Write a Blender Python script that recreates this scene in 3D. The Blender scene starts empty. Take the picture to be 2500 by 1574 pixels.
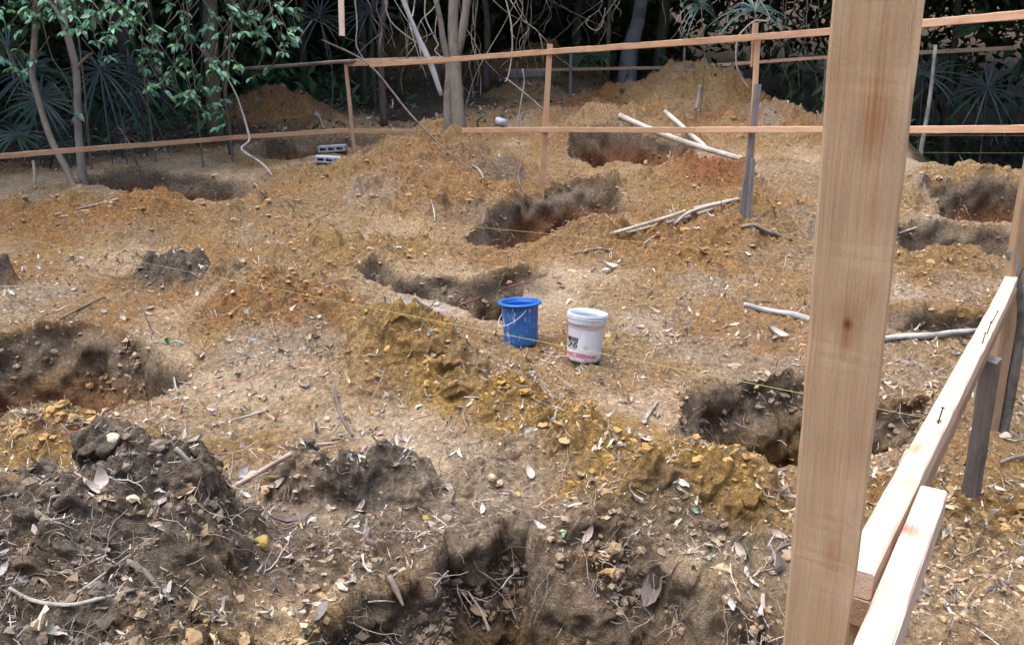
import bpy, math, random
import numpy as np
from mathutils import Vector, Matrix

random.seed(7)
RNG = np.random.default_rng(11)
scene = bpy.context.scene
COL = scene.collection

# ------------------------------------------------------------------ camera
CAM_H = 1.6
PITCH = math.radians(15.0)
FPX = 1950.0                      # focal length in pixels of the 2500 px wide photograph
cam_data = bpy.data.cameras.new('camera')
cam_data.sensor_width = 36.0
cam_data.lens = FPX / 2500.0 * 36.0
cam_data.clip_start = 0.05
cam_data.clip_end = 500.0
cam = bpy.data.objects.new('camera', cam_data)
cam.location = (0, 0, CAM_H)
cam.rotation_euler = (math.radians(90) - PITCH, 0, 0)
COL.objects.link(cam)
scene.camera = cam
CP, SP = math.cos(PITCH), math.sin(PITCH)

def ray(u, v):
    dx = (u - 1250.0) / FPX
    dy = (v - 787.0) / FPX
    return np.array([dx, CP - dy * SP, -SP - dy * CP])

def P(u, v, Y):
    """world point seen at photograph position (u, v), Y metres ahead of the photographer"""
    r = ray(u, v)
    return np.array([0, 0, CAM_H]) + r * (Y / r[1])

def PZ(u, v, z):
    r = ray(u, v)
    return np.array([0, 0, CAM_H]) + r * ((z - CAM_H) / r[2])

# ------------------------------------------------------------------ noise
def _hash(ix, iy, iz, seed):
    n = (ix.astype(np.uint32) * np.uint32(374761393) + iy.astype(np.uint32) * np.uint32(668265263)
         + iz.astype(np.uint32) * np.uint32(2147483647) + np.uint32(seed * 144665 + 1013))
    n = (n ^ (n >> np.uint32(13))) * np.uint32(1274126177)
    n = n ^ (n >> np.uint32(16))
    return (n & np.uint32(0xffffff)).astype(np.float32) / np.float32(0xffffff)

def vnoise(x, y, z=None, seed=0):
    """smooth value noise, -1..1"""
    fx = np.floor(x); fy = np.floor(y)
    ix = fx.astype(np.int64); iy = fy.astype(np.int64)
    tx = (x - fx).astype(np.float32); ty = (y - fy).astype(np.float32)
    tx = tx * tx * (3 - 2 * tx); ty = ty * ty * (3 - 2 * ty)
    def plane(iz):
        a = _hash(ix, iy, iz, seed); b = _hash(ix + 1, iy, iz, seed)
        c = _hash(ix, iy + 1, iz, seed); d = _hash(ix + 1, iy + 1, iz, seed)
        return (a + (b - a) * tx) * (1 - ty) + (c + (d - c) * tx) * ty
    if z is None:
        r = plane(np.zeros_like(ix))
    else:
        fz = np.floor(z); iz = fz.astype(np.int64); tz = (z - fz).astype(np.float32)
        tz = tz * tz * (3 - 2 * tz)
        r = plane(iz) * (1 - tz) + plane(iz + 1) * tz
    return r * 2 - 1

def fbm(x, y, z=None, octaves=4, gain=0.5, seed=0):
    s = 0; a = 1.0; f = 1.0; t = 0
    ca, sa = 0.8, 0.6
    for o in range(octaves):
        s = s + a * vnoise(x * f, y * f, None if z is None else z * f, seed + o * 17)
        t += a; a *= gain; f *= 2.07
        x, y = ca * x - sa * y + 3.7, sa * x + ca * y + 1.3
    return s / t

def sstep(a, b, x):
    t = np.clip((x - a) / (b - a), 0, 1)
    return t * t * (3 - 2 * t)

# ------------------------------------------------------------------ terrain
YS = [-8, 0, 3, 5, 6.3, 7.5, 8.9, 10.4, 13, 14.5, 17, 22, 30, 45, 90]
ZS = [0, 0, 0, .08, .2, .34, .55, .80, 1.20, 1.45, 1.85, 2.5, 5.5, 12, 20]
_yy = np.linspace(-8, 90, 3000)
_zz = np.interp(_yy, YS, ZS)
_k = np.exp(-np.linspace(-2, 2, 25) ** 2); _k /= _k.sum()
_zz = np.convolve(np.pad(_zz, 12, 'edge'), _k, 'valid')

def base(x, y):
    return np.interp(y, _yy, _zz)

def G0(u, v):
    """photograph position -> point on the undisturbed slope"""
    r = ray(u, v); t = 0.5
    o = np.array([0, 0, CAM_H])
    for i in range(4000):
        p = o + r * t
        if p[2] <= base(p[0], p[1]) or t > 60:
            break
        t += 0.012
    return p

def poly(px):
    return np.array([G0(u, v)[:2] for u, v in px])

def poly_sd(x, y, pts):
    """signed distance, negative inside"""
    d = np.full(x.shape, 1e9, np.float32); inside = np.zeros(x.shape, bool)
    n = len(pts)
    for i in range(n):
        ax, ay = pts[i]; bx, by = pts[(i + 1) % n]
        ex, ey = bx - ax, by - ay
        wx, wy = x - ax, y - ay
        t = np.clip((wx * ex + wy * ey) / (ex * ex + ey * ey + 1e-12), 0, 1)
        d = np.minimum(d, (wx - ex * t) ** 2 + (wy - ey * t) ** 2)
        c = ((ay > y) != (by > y)) & (x < (bx - ax) * (y - ay) / (by - ay + 1e-12) + ax)
        inside ^= c
    d = np.sqrt(d)
    return np.where(inside, -d, d)

# (outline, depth, wall run, colour kind of the wall)
PITS = [
    (np.array([[-.66, 2.28], [-.56, 2.46], [-.34, 2.50], [-.28, 2.66], [-.10, 2.70], [-.02, 2.80], [.10, 2.74], [.20, 2.62], [.34, 2.58], [.42, 2.72], [.54, 2.66], [.72, 2.50], [.88, 2.2], [.9, 1.8], [.8, 1.45], [.2, 1.3], [-.5, 1.45], [-.66, 1.9]]), 1.15, .30),
    (poly([(-350, 830), (-100, 838), (0, 828), (120, 812), (230, 806), (310, 820), (400, 850), (520, 925), (430, 968), (330, 1008), (250, 1038), (100, 1052), (0, 1072), (-200, 1120), (-400, 1160)]), 1.05, .22),
    (poly([(848, 688), (930, 668), (1030, 695), (1150, 700), (1270, 665), (1330, 675), (1262, 778), (1150, 790), (1085, 758), (1010, 735), (960, 724), (900, 722)]), .6, .16),
    (poly([(1130, 600), (1190, 540), (1260, 498), (1350, 478), (1480, 478), (1560, 530), (1480, 574), (1410, 594), (1345, 624), (1230, 628), (1160, 617)]), 1.0, .30),
    (poly([(1378, 392), (1400, 352), (1500, 340), (1640, 345), (1705, 372), (1660, 402), (1600, 418), (1520, 410), (1440, 422)]), 1.1, .3),
    (poly([(170, 478), (225, 436), (330, 420), (450, 430), (560, 442), (625, 470), (560, 497), (450, 505), (370, 507), (290, 492), (230, 482)]), 1.2, .3),
    (poly([(590, 368), (640, 346), (760, 338), (900, 334), (965, 338), (905, 358), (770, 380), (700, 397), (620, 380)]), 1.0, .3),
    (poly([(1630, 985), (1700, 948), (1800, 932), (1950, 918), (2100, 965), (2260, 985), (2240, 1080), (2100, 1172), (1900, 1152), (1750, 1117), (1640, 1078)]), 1.0, .26),
    (poly([(2170, 560), (2300, 545), (2440, 552), (2580, 566), (2620, 640), (2450, 652), (2300, 650), (2180, 636)]), .95, .3),
    (poly([(2130, 762), (2250, 758), (2440, 776), (2460, 800), (2400, 822), (2250, 838), (2110, 830)]), .5, .12),
    (poly([(2250, 500), (2330, 488), (2520, 492), (2640, 510), (2600, 540), (2400, 544), (2290, 536)]), 1.2, .3),
    (poly([(1420, 205), (1480, 185), (1560, 182), (1640, 190), (1600, 212), (1500, 222)]), .7, .4),
    (poly([(900, 298), (960, 275), (1060, 272), (1090, 285), (1010, 305)]), .7, .4),
]
DROP = np.array([[4.3, 18], [5.1, 14.6], [5.75, 12.7], [5.4, 11.0], [6.6, 10.45], [9, 10.2], [14, 10.2], [40, 10], [60, 40], [5, 40]])

def mnd(u, v, rx, ry, h, rot=0, sharp=1.0):
    c = G0(u, v); return (c[0], c[1], rx, ry, h, rot, sharp)

MOUNDS = [
    (-1.19, 2.60, .25, .20, .33, 0.25, 1.8), (-1.56, 2.42, .42, .3, .24, 0, 1.2), (.27, 2.74, .14, .08, .07, 0, 1.3), (-1.35, 2.2, .42, .34, .26, 0, 1.0), (-.98, 2.35, .2, .2, .14, 0, 1.3), (-.62, 2.62, .2, .12, .06, 0, 1.0), (-1.15, 1.85, .4, .3, .16, 0, 1.0),
    mnd(850, 1195, .20, .11, .15, .1, 1.4), mnd(960, 1200, .12, .11, .12, 0, 1.3), mnd(740, 1205, .12, .08, .09, 0, 1.2), mnd(555, 1275, .10, .08, .09, 0, 1.2),
    mnd(1000, 930, .36, .28, .36, 0, 1.3), mnd(880, 915, .2, .2, .14, 0, 1.2), mnd(1100, 970, .22, .2, .17, 0, 1.2), mnd(1060, 870, .22, .15, .08, 0, 1.0),
    mnd(430, 690, .30, .18, .22, 0, 1.4), mnd(570, 705, .46, .16, .16, -.1, 1.3),
    mnd(1240, 1060, .26, .18, .19, 0, 1.0), mnd(1400, 1120, .28, .18, .18, 0, 1.0), mnd(1600, 1250, .32, .18, .18, 0, 1.0), mnd(1780, 1300, .28, .16, .18, 0, 1.0), mnd(1180, 1170, .14, .1, .07, 0, 1.0),
    mnd(1070, 420, .72, .8, .48, 0, 1.0), mnd(1110, 400, .35, .35, .16, 0, 1.0), mnd(880, 440, .9, .5, .08, 0, 1.0), mnd(1000, 500, 1.2, .6, .20, 0, 1.0),
    mnd(335, 550, .45, .40, .32, 0, 1.0), mnd(150, 530, .7, .5, .12, 0, 1.0), mnd(620, 530, .7, .4, .16, 0, 1.0),
    mnd(1730, 470, .55, .5, .34, 0, 1.0), mnd(1480, 470, .9, .25, .14, 0, 1.0),
    mnd(1440, 625, .42, .3, .27, 0, 1.0), mnd(1700, 620, .8, .6, .20, 0, 1.0), mnd(1850, 560, .7, .6, .18, 0, 1.0),
    mnd(680, 770, .6, .45, .20, 0, 1.0), mnd(900, 640, .8, .4, .18, 0, 1.0),
    (3.65, 14.9, 1.0, .9, .58, 0, 1.3), (2.6, 13.5, .75, .5, .42, 0, 1.2), (4.35, 13.3, .9, .5, .36, 0, 1.2), (3.3, 12.5, .55, .4, .26, 0, 1.2), (1.5, 13.0, .7, .5, .34, 0, 1.2), (1.2, 12.0, .7, .5, .26, 0, 1.0), (.8, 13.9, .7, .5, .25, 0, 1.0), (4.5, 12.0, .8, .4, .22, 0, 1.0), (2.3, 11.9, .6, .4, .2, 0, 1.0), (2.9, 15.6, .8, .6, .35, 0, 1.0),
    (3.3, 12.2, .25, .2, .16, 0, 1.2), (2.0, 15.2, 1.2, .6, .3, 0, 1.0),
    (-4.05, 14.0, .85, .8, .62, 0, .8), (-2.3, 19.0, 1.35, 1.2, 1.15, 0, .8), (.75, 18.5, 1.3, 1.1, .9, 0, .8), (-6.3, 20, 1.0, 1.0, .55, 0, .8), (.3, 16.2, .7, .6, .3, 0, .8),
    mnd(-10, 705, .13, .12, .17, 0, 1.5), mnd(120, 1120, .35, .2, .15, 0, 1.0),
    mnd(2350, 480, .9, .35, .34, 0, 1.0), mnd(2300, 680, .7, .35, .12, 0, 1.0), mnd(2330, 1330, .4, .3, .10, 0, 1.0), mnd(2240, 505, .5, .3, .1, 0, 1.0),
]

def pit_fields(x, y):
    """depth cut away at (x, y), and a 0..1 mask of being within / at the rim of a pit"""
    dep = np.zeros(x.shape, np.float32); rim = np.zeros(x.shape, np.float32); ins = np.zeros(x.shape, np.float32)
    wx = x + .10 * fbm(x * 2.2, y * 2.2, octaves=2, seed=3)
    wy = y + .10 * fbm(x * 2.2 + 40, y * 2.2, octaves=2, seed=4)
    for k, (pts, d, run) in enumerate(PITS):
        d = d * (1.0 if k == 0 else .84)
        lo = pts.min(0) - .8; hi = pts.max(0) + .8
        m = (x > lo[0]) & (x < hi[0]) & (y > lo[1]) & (y < hi[1])
        if not m.any():
            continue
        f = 1.0 if k in (0, 1, 7) else 1.4
        xx = x[m] + (wx[m] - x[m]) * f; yy = y[m] + (wy[m] - y[m]) * f
        sd = poly_sd(xx, yy, pts)
        t = np.clip(-sd / (run * (1 + .45 * vnoise(xx * 2.1, yy * 2.1, seed=70 + k))), 0, 1)
        prof = d * (.15 * t * t * (3 - 2 * t) + .85 * (1 - (1 - t) ** 1.3))
        prof = prof * (1 + .12 * vnoise(xx * 3, yy * 3, seed=k))
        dep[m] = np.maximum(dep[m], prof)
        rim[m] = np.maximum(rim[m], np.exp(-np.maximum(sd, 0) / .10) * (sd > -.4))
        ins[m] = np.maximum(ins[m], sstep(.02, -.12, sd))
    return dep, rim, ins

def mound_field(x, y):
    h = np.zeros(x.shape, np.float32); rough = np.zeros(x.shape, np.float32)
    wx = x + .10 * fbm(x * 2.6, y * 2.6, octaves=3, seed=8); wy = y + .10 * fbm(x * 2.6, y * 2.6 + 30, octaves=3, seed=9)
    for (cx, cy, rx, ry, a, rot, sh) in MOUNDS:
        R = 2.6 * max(rx, ry) + .3
        m = (np.abs(x - cx) < R) & (np.abs(y - cy) < R)
        if not m.any():
            continue
        dx, dy = wx[m] - cx, wy[m] - cy
        c, s = math.cos(rot), math.sin(rot)
        q = ((c * dx + s * dy) / rx) ** 2 + ((-s * dx + c * dy) / ry) ** 2
        g = np.exp(-q ** sh)
        h[m] += a * g
        rough[m] = np.maximum(rough[m], np.minimum(1, g * 1.6))
    return h, rough

def smooth_height(x, y):
    z = base(x, y)
    d = np.zeros(x.shape, np.float32)
    m = (x > 2) & (y > 8)
    if m.any():
        xx = x[m] + .4 * fbm(x[m] * .8, y[m] * .8, octaves=3, seed=77); yy = y[m] + .3 * fbm(x[m] * .8, y[m] * .8 + 9, octaves=3, seed=78)
        d[m] = 2.2 * sstep(0, 2.0, -poly_sd(xx, yy, DROP) + .0)
    dep, rim, ins = pit_fields(x, y)
    mh, rough = mound_field(x, y)
    z = z - d + mh * (1 - ins * .85) + .085 * fbm(x * .8, y * .8, octaves=3, seed=1) - dep
    z = z + .035 * rim * np.exp(-dep / .04)
    return z, dep, rim, ins, rough

def billow(x, y, z, seed):
    return 1 - np.abs(vnoise(x, y, z, seed)) * 2

def height(x, y):
    z, dep, rim, ins, rough = smooth_height(x, y)
    path = sstep(.05, .35, fbm(x * .8 + 5, y * .8, octaves=3, seed=21)) * (1 - rough) * (1 - ins)   # trodden, smoother ground
    k = (1 - .72 * path) * (1 - .35 * ins)
    w = 1 - .92 * ins
    n = .050 * fbm(x * 2.6, y * 2.6, octaves=3, seed=41) * k
    far = np.clip(y / 5, .7, 1.6)
    n = n + far * rough * w * (.085 * np.maximum(0, vnoise(x * 5.2, y * 5.2, seed=45)) ** 1.2 - .06 * np.maximum(0, vnoise(x * 6.1 + 9, y * 6.1, seed=46)) ** 1.3 + .035 * np.maximum(0, vnoise(x * 11, y * 11, seed=47)))
    n = n + .030 * (1 - rough) * w * k * np.maximum(0, vnoise(x * 4.1, y * 4.1, seed=48))
    n = n + (.040 + .028 * rough) * k * w * fbm(x * 8, y * 8, octaves=3, seed=42)
    n = n + (.016 + .016 * rough) * k * w * np.maximum(billow(x * 17, y * 17, None, 43), -.2)
    n = n + (.009 + .008 * rough) * k * w * billow(x * 41, y * 41, None, 44)
    return z + n, dep, rim, ins, rough, path
# ------------------------------------------------------------------ mesh helpers
def mesh_from(name, V, F, mat=None, smooth=False, parent=None, attrs=None, loc=None):
    """V (n,3), F (m,3) or (m,4) int array or list of such arrays -> one linked object"""
    V = np.asarray(V, np.float32)
    if loc is not None:
        V = V - np.asarray(loc, np.float32)
    if not isinstance(F, (list, tuple)):
        F = [F]
    F = [np.asarray(f, np.int32) for f in F if len(f)]
    me = bpy.data.meshes.new(name)
    me.vertices.add(len(V)); me.vertices.foreach_set('co', V.ravel())
    nl = sum(f.size for f in F); npoly = sum(len(f) for f in F)
    me.loops.add(nl); me.loops.foreach_set('vertex_index', np.concatenate([f.ravel() for f in F]))
    me.polygons.add(npoly)
    tot = np.concatenate([np.full(len(f), f.shape[1], np.int32) for f in F])
    st = np.concatenate([[0], np.cumsum(tot)[:-1]]).astype(np.int32)
    me.polygons.foreach_set('loop_start', st)
    me.polygons.foreach_set('use_smooth', np.full(npoly, bool(smooth)))
    if attrs:
        for k, (typ, a) in attrs.items():
            at = me.attributes.new(k, typ, 'POINT')
            a = np.asarray(a, np.float32)
            if typ == 'FLOAT_COLOR':
                if a.shape[1] == 3:
                    a = np.concatenate([a, np.ones((len(a), 1), np.float32)], 1)
                at.data.foreach_set('color', a.ravel())
            elif typ == 'FLOAT_VECTOR':
                at.data.foreach_set('vector', a.ravel())
            else:
                at.data.foreach_set('value', a.ravel())
    me.update(calc_edges=True)
    me.validate()
    if mat is not None:
        me.materials.append(mat)
    ob = bpy.data.objects.new(name, me)
    COL.objects.link(ob)
    if parent is not None:
        ob.parent = parent
    elif loc is not None:
        ob.location = loc
    return ob

def tag(o, label=None, cat=None, group=None, kind=None):
    if label: o['label'] = label
    if cat: o['category'] = cat
    if group: o['group'] = group
    if kind: o['kind'] = kind
    return o

def empty(name, loc):
    o = bpy.data.objects.new(name, None); COL.objects.link(o)
    o.empty_display_size = .1
    o.location = loc
    return o

class Part:
    """collects geometry for one mesh"""
    def __init__(self):
        self.V = []; self.F4 = []; self.F3 = []; self.n = 0; self.A = {}
    def add(self, V, F4=None, F3=None, **attrs):
        V = np.asarray(V, float)
        if F4 is not None and len(F4): self.F4.append(np.asarray(F4, int) + self.n)
        if F3 is not None and len(F3): self.F3.append(np.asarray(F3, int) + self.n)
        for k, a in attrs.items():
            self.A.setdefault(k, []).append(np.asarray(a, float))
        self.V.append(V); self.n += len(V)
    def build(self, name, mat, parent=None, loc=None, smooth=False, types=None):
        F = []
        if self.F4: F.append(np.concatenate(self.F4))
        if self.F3: F.append(np.concatenate(self.F3))
        attrs = {k: ((types or {}).get(k, 'FLOAT_COLOR'), np.concatenate(a)) for k, a in self.A.items()}
        return mesh_from(name, np.concatenate(self.V), F, mat, smooth, parent, attrs, loc)

def frame_along(T):
    T = T / (np.linalg.norm(T, axis=-1, keepdims=True) + 1e-9)
    up = np.where(np.abs(T[..., 2:3]) > .9, np.array([1., 0, 0]), np.array([0, 0, 1.]))
    A = np.cross(T, up); A /= (np.linalg.norm(A, axis=-1, keepdims=True) + 1e-9)
    B = np.cross(T, A)
    return T, A, B

def spline(pts, n):
    pts = np.asarray(pts, float)
    if len(pts) == 2:
        t = np.linspace(0, 1, n)[:, None]
        return pts[0] * (1 - t) + pts[1] * t
    d = np.concatenate([[0], np.cumsum(np.linalg.norm(np.diff(pts, axis=0), axis=1))])
    q = np.linspace(0, d[-1], n)
    ext = np.vstack([2 * pts[0] - pts[1], pts, 2 * pts[-1] - pts[-2]])
    out = []
    for s in q:
        i = min(np.searchsorted(d, s, 'right') - 1, len(pts) - 2)
        t = (s - d[i]) / (d[i + 1] - d[i] + 1e-9)
        p0, p1, p2, p3 = ext[i:i + 4]
        out.append(.5 * ((2 * p1) + (-p0 + p2) * t + (2 * p0 - 5 * p1 + 4 * p2 - p3) * t * t + (-p0 + 3 * p1 - 3 * p2 + p3) * t ** 3))
    return np.array(out)

def add_tube(part, pts, radii, sides=8, n=None, wob=0.0, seed=0, cap=True, col=None):
    pts = np.asarray(pts, float)
    n = n or max(2, len(pts))
    C = spline(pts, n) if n != len(pts) else pts
    R = np.interp(np.linspace(0, 1, n), np.linspace(0, 1, len(np.atleast_1d(radii))), np.atleast_1d(radii))
    T = np.gradient(C, axis=0)
    T, A, B = frame_along(T)
    # keep the frame from flipping
    for i in range(1, n):
        a = A[i - 1] - T[i] * np.dot(A[i - 1], T[i]); l = np.linalg.norm(a)
        if l > 1e-6:
            A[i] = a / l; B[i] = np.cross(T[i], A[i])
    th = np.arange(sides) / sides * 2 * math.pi
    rr = R[:, None] * np.ones(sides)
    if wob:
        gx = np.repeat(np.arange(n)[:, None], sides, 1) * .35 + seed * 7.1
        rr = rr * (1 + wob * vnoise(gx, np.cos(th)[None] * 1.3 + 10 + np.zeros((n, 1)), np.sin(th)[None] * 1.3 + np.zeros((n, 1)), seed))
    V = C[:, None] + rr[..., None] * (np.cos(th)[None, :, None] * A[:, None] + np.sin(th)[None, :, None] * B[:, None])
    V = V.reshape(-1, 3)
    i = np.arange(n - 1)[:, None] * sides; j = np.arange(sides)[None]; k = (j + 1) % sides
    F = np.stack([i + j, i + k, i + sides + k, i + sides + j], -1).reshape(-1, 4)
    F3 = None
    nv = len(V)
    if cap:
        V = np.vstack([V, C[0], C[-1]])
        s = np.arange(sides); s2 = (s + 1) % sides
        F3 = np.vstack([np.stack([np.full(sides, nv), s2, s], 1), np.stack([np.full(sides, nv + 1), (n - 1) * sides + s, (n - 1) * sides + s2], 1)])
    kw = {}
    if col is not None:
        kw['tint'] = np.tile(np.asarray(col, float), (len(V), 1))
    part.add(V, F, F3, **kw)
    return C

# ------------------------------------------------------------------ materials
def new_mat(name):
    m = bpy.data.materials.new(name); m.use_nodes = True
    nt = m.node_tree
    return m, nt, nt.nodes['Principled BSDF']

def N(nt, typ, **kw):
    n = nt.nodes.new(typ)
    for k, v in kw.items():
        if k.startswith('in_'):
            n.inputs[k[3:].replace('_', ' ')].default_value = v
        elif k.startswith('i') and k[1:].isdigit():
            n.inputs[int(k[1:])].default_value = v
        else:
            setattr(n, k, v)
    return n

def L(nt, a, b):
    nt.links.new(a, b)

def noise_node(nt, coord, scale, detail=4, rough=.6):
    n = N(nt, 'ShaderNodeTexNoise'); n.inputs['Scale'].default_value = scale
    n.inputs['Detail'].default_value = detail; n.inputs['Roughness'].default_value = rough
    L(nt, coord, n.inputs['Vector'])
    return n.outputs['Fac']

def maprange(nt, val, a, b, c, d):
    n = N(nt, 'ShaderNodeMapRange'); n.inputs[1].default_value = a; n.inputs[2].default_value = b
    n.inputs[3].default_value = c; n.inputs[4].default_value = d
    L(nt, val, n.inputs[0]); return n.outputs[0]

def mul_col(nt, col, fac):
    n = N(nt, 'ShaderNodeVectorMath', operation='SCALE'); L(nt, col, n.inputs[0]); L(nt, fac, n.inputs['Scale'])
    return n.outputs[0]

def mix_col(nt, fac, a, b):
    n = N(nt, 'ShaderNodeMix', data_type='RGBA')
    if isinstance(fac, float): n.inputs[0].default_value = fac
    else: L(nt, fac, n.inputs[0])
    for v, i in ((a, 6), (b, 7)):
        if isinstance(v, (tuple, list)): n.inputs[i].default_value = (*v[:3], 1)
        else: L(nt, v, n.inputs[i])
    return n.outputs[2]

def bump(nt, bsdf, h, strength, dist):
    b = N(nt, 'ShaderNodeBump'); b.inputs['Strength'].default_value = strength; b.inputs['Distance'].default_value = dist
    L(nt, h, b.inputs['Height']); L(nt, b.outputs[0], bsdf.inputs['Normal'])

def mat_soil():
    m, nt, b = new_mat('soil')
    at = N(nt, 'ShaderNodeAttribute', attribute_name='soil')
    co = N(nt, 'ShaderNodeTexCoord').outputs['Object']
    n1 = noise_node(nt, co, 55, 5, .75)
    n2 = noise_node(nt, co, 190, 3, .7)
    n3 = noise_node(nt, co, 14, 4, .7)
    v = N(nt, 'ShaderNodeTexVoronoi'); v.inputs['Scale'].default_value = 60; L(nt, co, v.inputs['Vector'])
    f = N(nt, 'ShaderNodeMath', operation='MULTIPLY')
    L(nt, maprange(nt, n1, .25, .75, .62, 1.38), f.inputs[0]); L(nt, maprange(nt, n2, .25, .75, .72, 1.28), f.inputs[1])
    f2 = N(nt, 'ShaderNodeMath', operation='MULTIPLY')
    L(nt, f.outputs[0], f2.inputs[0]); L(nt, maprange(nt, n3, .3, .7, .84, 1.16), f2.inputs[1])
    n5 = noise_node(nt, co, 30, 6, .75)
    f3 = N(nt, 'ShaderNodeMath', operation='MULTIPLY'); L(nt, f2.outputs[0], f3.inputs[0]); L(nt, maprange(nt, n5, .32, .62, .66, 1.22), f3.inputs[1])
    c = mul_col(nt, at.outputs['Color'], f3.outputs[0])
    # single grains and crumbs of another colour
    hs = N(nt, 'ShaderNodeHueSaturation'); hs.inputs['Saturation'].default_value = 1.0
    L(nt, c, hs.inputs['Color'])
    L(nt, maprange(nt, v.outputs['Color'], 0, 1, .75, 1.3), hs.inputs['Value'])
    L(nt, hs.outputs[0], b.inputs['Base Color'])
    b.inputs['Roughness'].default_value = .95
    b.inputs['Specular IOR Level'].default_value = .15
    h = N(nt, 'ShaderNodeMath', operation='ADD'); L(nt, n1, h.inputs[0]); L(nt, n2, h.inputs[1])
    n4 = noise_node(nt, co, 26, 5, .7)
    h4 = N(nt, 'ShaderNodeMath', operation='MULTIPLY_ADD'); L(nt, n4, h4.inputs[0]); h4.inputs[1].default_value = 1.6; L(nt, h.outputs[0], h4.inputs[2])
    bump(nt, b, h4.outputs[0], 1.0, .024)
    return m

def mat_tint(name, rough=.9, var=.35, scale=40, spec=.2, bump_d=0.0, trans=0.0):
    """colour from the 'tint' attribute, broken up by noise"""
    m, nt, b = new_mat(name)
    at = N(nt, 'ShaderNodeAttribute', attribute_name='tint')
    co = N(nt, 'ShaderNodeTexCoord').outputs['Object']
    n1 = noise_node(nt, co, scale, 4, .7)
    L(nt, mul_col(nt, at.outputs['Color'], maprange(nt, n1, .25, .75, 1 - var, 1 + var)), b.inputs['Base Color'])
    b.inputs['Roughness'].default_value = rough
    b.inputs['Specular IOR Level'].default_value = spec
    if bump_d: bump(nt, b, n1, .8, bump_d)
    return m

def mat_wood(name, c1, c2, stain, knots=(), stain_amt=.6, rough=.8, grey=0.0):
    """sawn timber: grain runs along the first component of the wood_co attribute"""
    m, nt, b = new_mat(name)
    at = N(nt, 'ShaderNodeAttribute', attribute_name='wood_co').outputs['Vector']
    mp = N(nt, 'ShaderNodeMapping'); mp.inputs['Scale'].default_value = (1.6, 75, 75); L(nt, at, mp.inputs[0])
    g = noise_node(nt, mp.outputs[0], 1.0, 5, .65)
    mp2 = N(nt, 'ShaderNodeMapping'); mp2.inputs['Scale'].default_value = (5, 260, 260); L(nt, at, mp2.inputs[0])
    g2 = noise_node(nt, mp2.outputs[0], 1.0, 3, .6)
    mp3 = N(nt, 'ShaderNodeMapping'); mp3.inputs['Scale'].default_value = (4.5, 16, 16); L(nt, at, mp3.inputs[0])
    s = noise_node(nt, mp3.outputs[0], 1.0, 3, .55)
    sp = noise_node(nt, at, 300, 2, .6)
    c = mix_col(nt, maprange(nt, g, .3, .7, 0, 1), c1, c2)
    c = mix_col(nt, maprange(nt, s, .50, .72, 0, stain_amt), c, stain)
    w = N(nt, 'ShaderNodeTexWave', wave_type='BANDS', bands_direction='X'); w.inputs['Scale'].default_value = 95; w.inputs['Distortion'].default_value = 5; w.inputs['Detail'].default_value = 3; w.inputs['Detail Scale'].default_value = .6
    L(nt, at, w.inputs['Vector'])
    mud = noise_node(nt, at, 7, 5, .7)
    c = mix_col(nt, maprange(nt, mud, .60, .74, 0, .35), c, (.30, .20, .13))
    for (kx, ky, rx, ry, amt, col) in knots:
        sub = N(nt, 'ShaderNodeVectorMath', operation='SUBTRACT'); L(nt, at, sub.inputs[0]); sub.inputs[1].default_value = (kx, ky, 0)
        ms = N(nt, 'ShaderNodeVectorMath', operation='MULTIPLY'); L(nt, sub.outputs[0], ms.inputs[0]); ms.inputs[1].default_value = (1 / rx, 1 / ry, 0)
        ln = N(nt, 'ShaderNodeVectorMath', operation='LENGTH'); L(nt, ms.outputs[0], ln.inputs[0])
        ad = N(nt, 'ShaderNodeMath', operation='ADD'); L(nt, ln.outputs['Value'], ad.inputs[0]); L(nt, maprange(nt, g2, 0, 1, -.5, .5), ad.inputs[1])
        c = mix_col(nt, maprange(nt, ad.outputs[0], .0, 1.25, amt, 0), c, col)
    ff = N(nt, 'ShaderNodeMath', operation='MULTIPLY')
    L(nt, maprange(nt, g2, .2, .8, .86, 1.12), ff.inputs[0]); L(nt, maprange(nt, sp, .2, .8, .88, 1.12), ff.inputs[1])
    c = mul_col(nt, c, ff.outputs[0])
    L(nt, c, b.inputs['Base Color'])
    b.inputs['Roughness'].default_value = rough; b.inputs['Specular IOR Level'].default_value = .25
    h = N(nt, 'ShaderNodeMath', operation='ADD'); L(nt, g, h.inputs[0]); L(nt, g2, h.inputs[1])
    h2 = N(nt, 'ShaderNodeMath', operation='MULTIPLY_ADD'); L(nt, w.outputs['Fac'], h2.inputs[0]); h2.inputs[1].default_value = .03; L(nt, h.outputs[0], h2.inputs[2])
    bump(nt, b, h2.outputs[0], .7, .003)
    return m

def mat_bark(name, c1, c2, c3, scale=1.0, rough=.9):
    m, nt, b = new_mat(name)
    co = N(nt, 'ShaderNodeTexCoord').outputs['Object']
    mp = N(nt, 'ShaderNodeMapping'); mp.inputs['Scale'].default_value = (22 * scale, 22 * scale, 6 * scale); L(nt, co, mp.inputs[0])
    g = noise_node(nt, mp.outputs[0], 1.0, 5, .7)
    s = noise_node(nt, co, 3.2 * scale, 4, .6)
    c = mix_col(nt, maprange(nt, g, .3, .7, 0, 1), c1, c2)
    c = mix_col(nt, maprange(nt, s, .5, .62, 0, .8), c, c3)
    L(nt, c, b.inputs['Base Color']); b.inputs['Roughness'].default_value = rough
    b.inputs['Specular IOR Level'].default_value = .15
    bump(nt, b, g, .8, .012)
    return m

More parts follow.
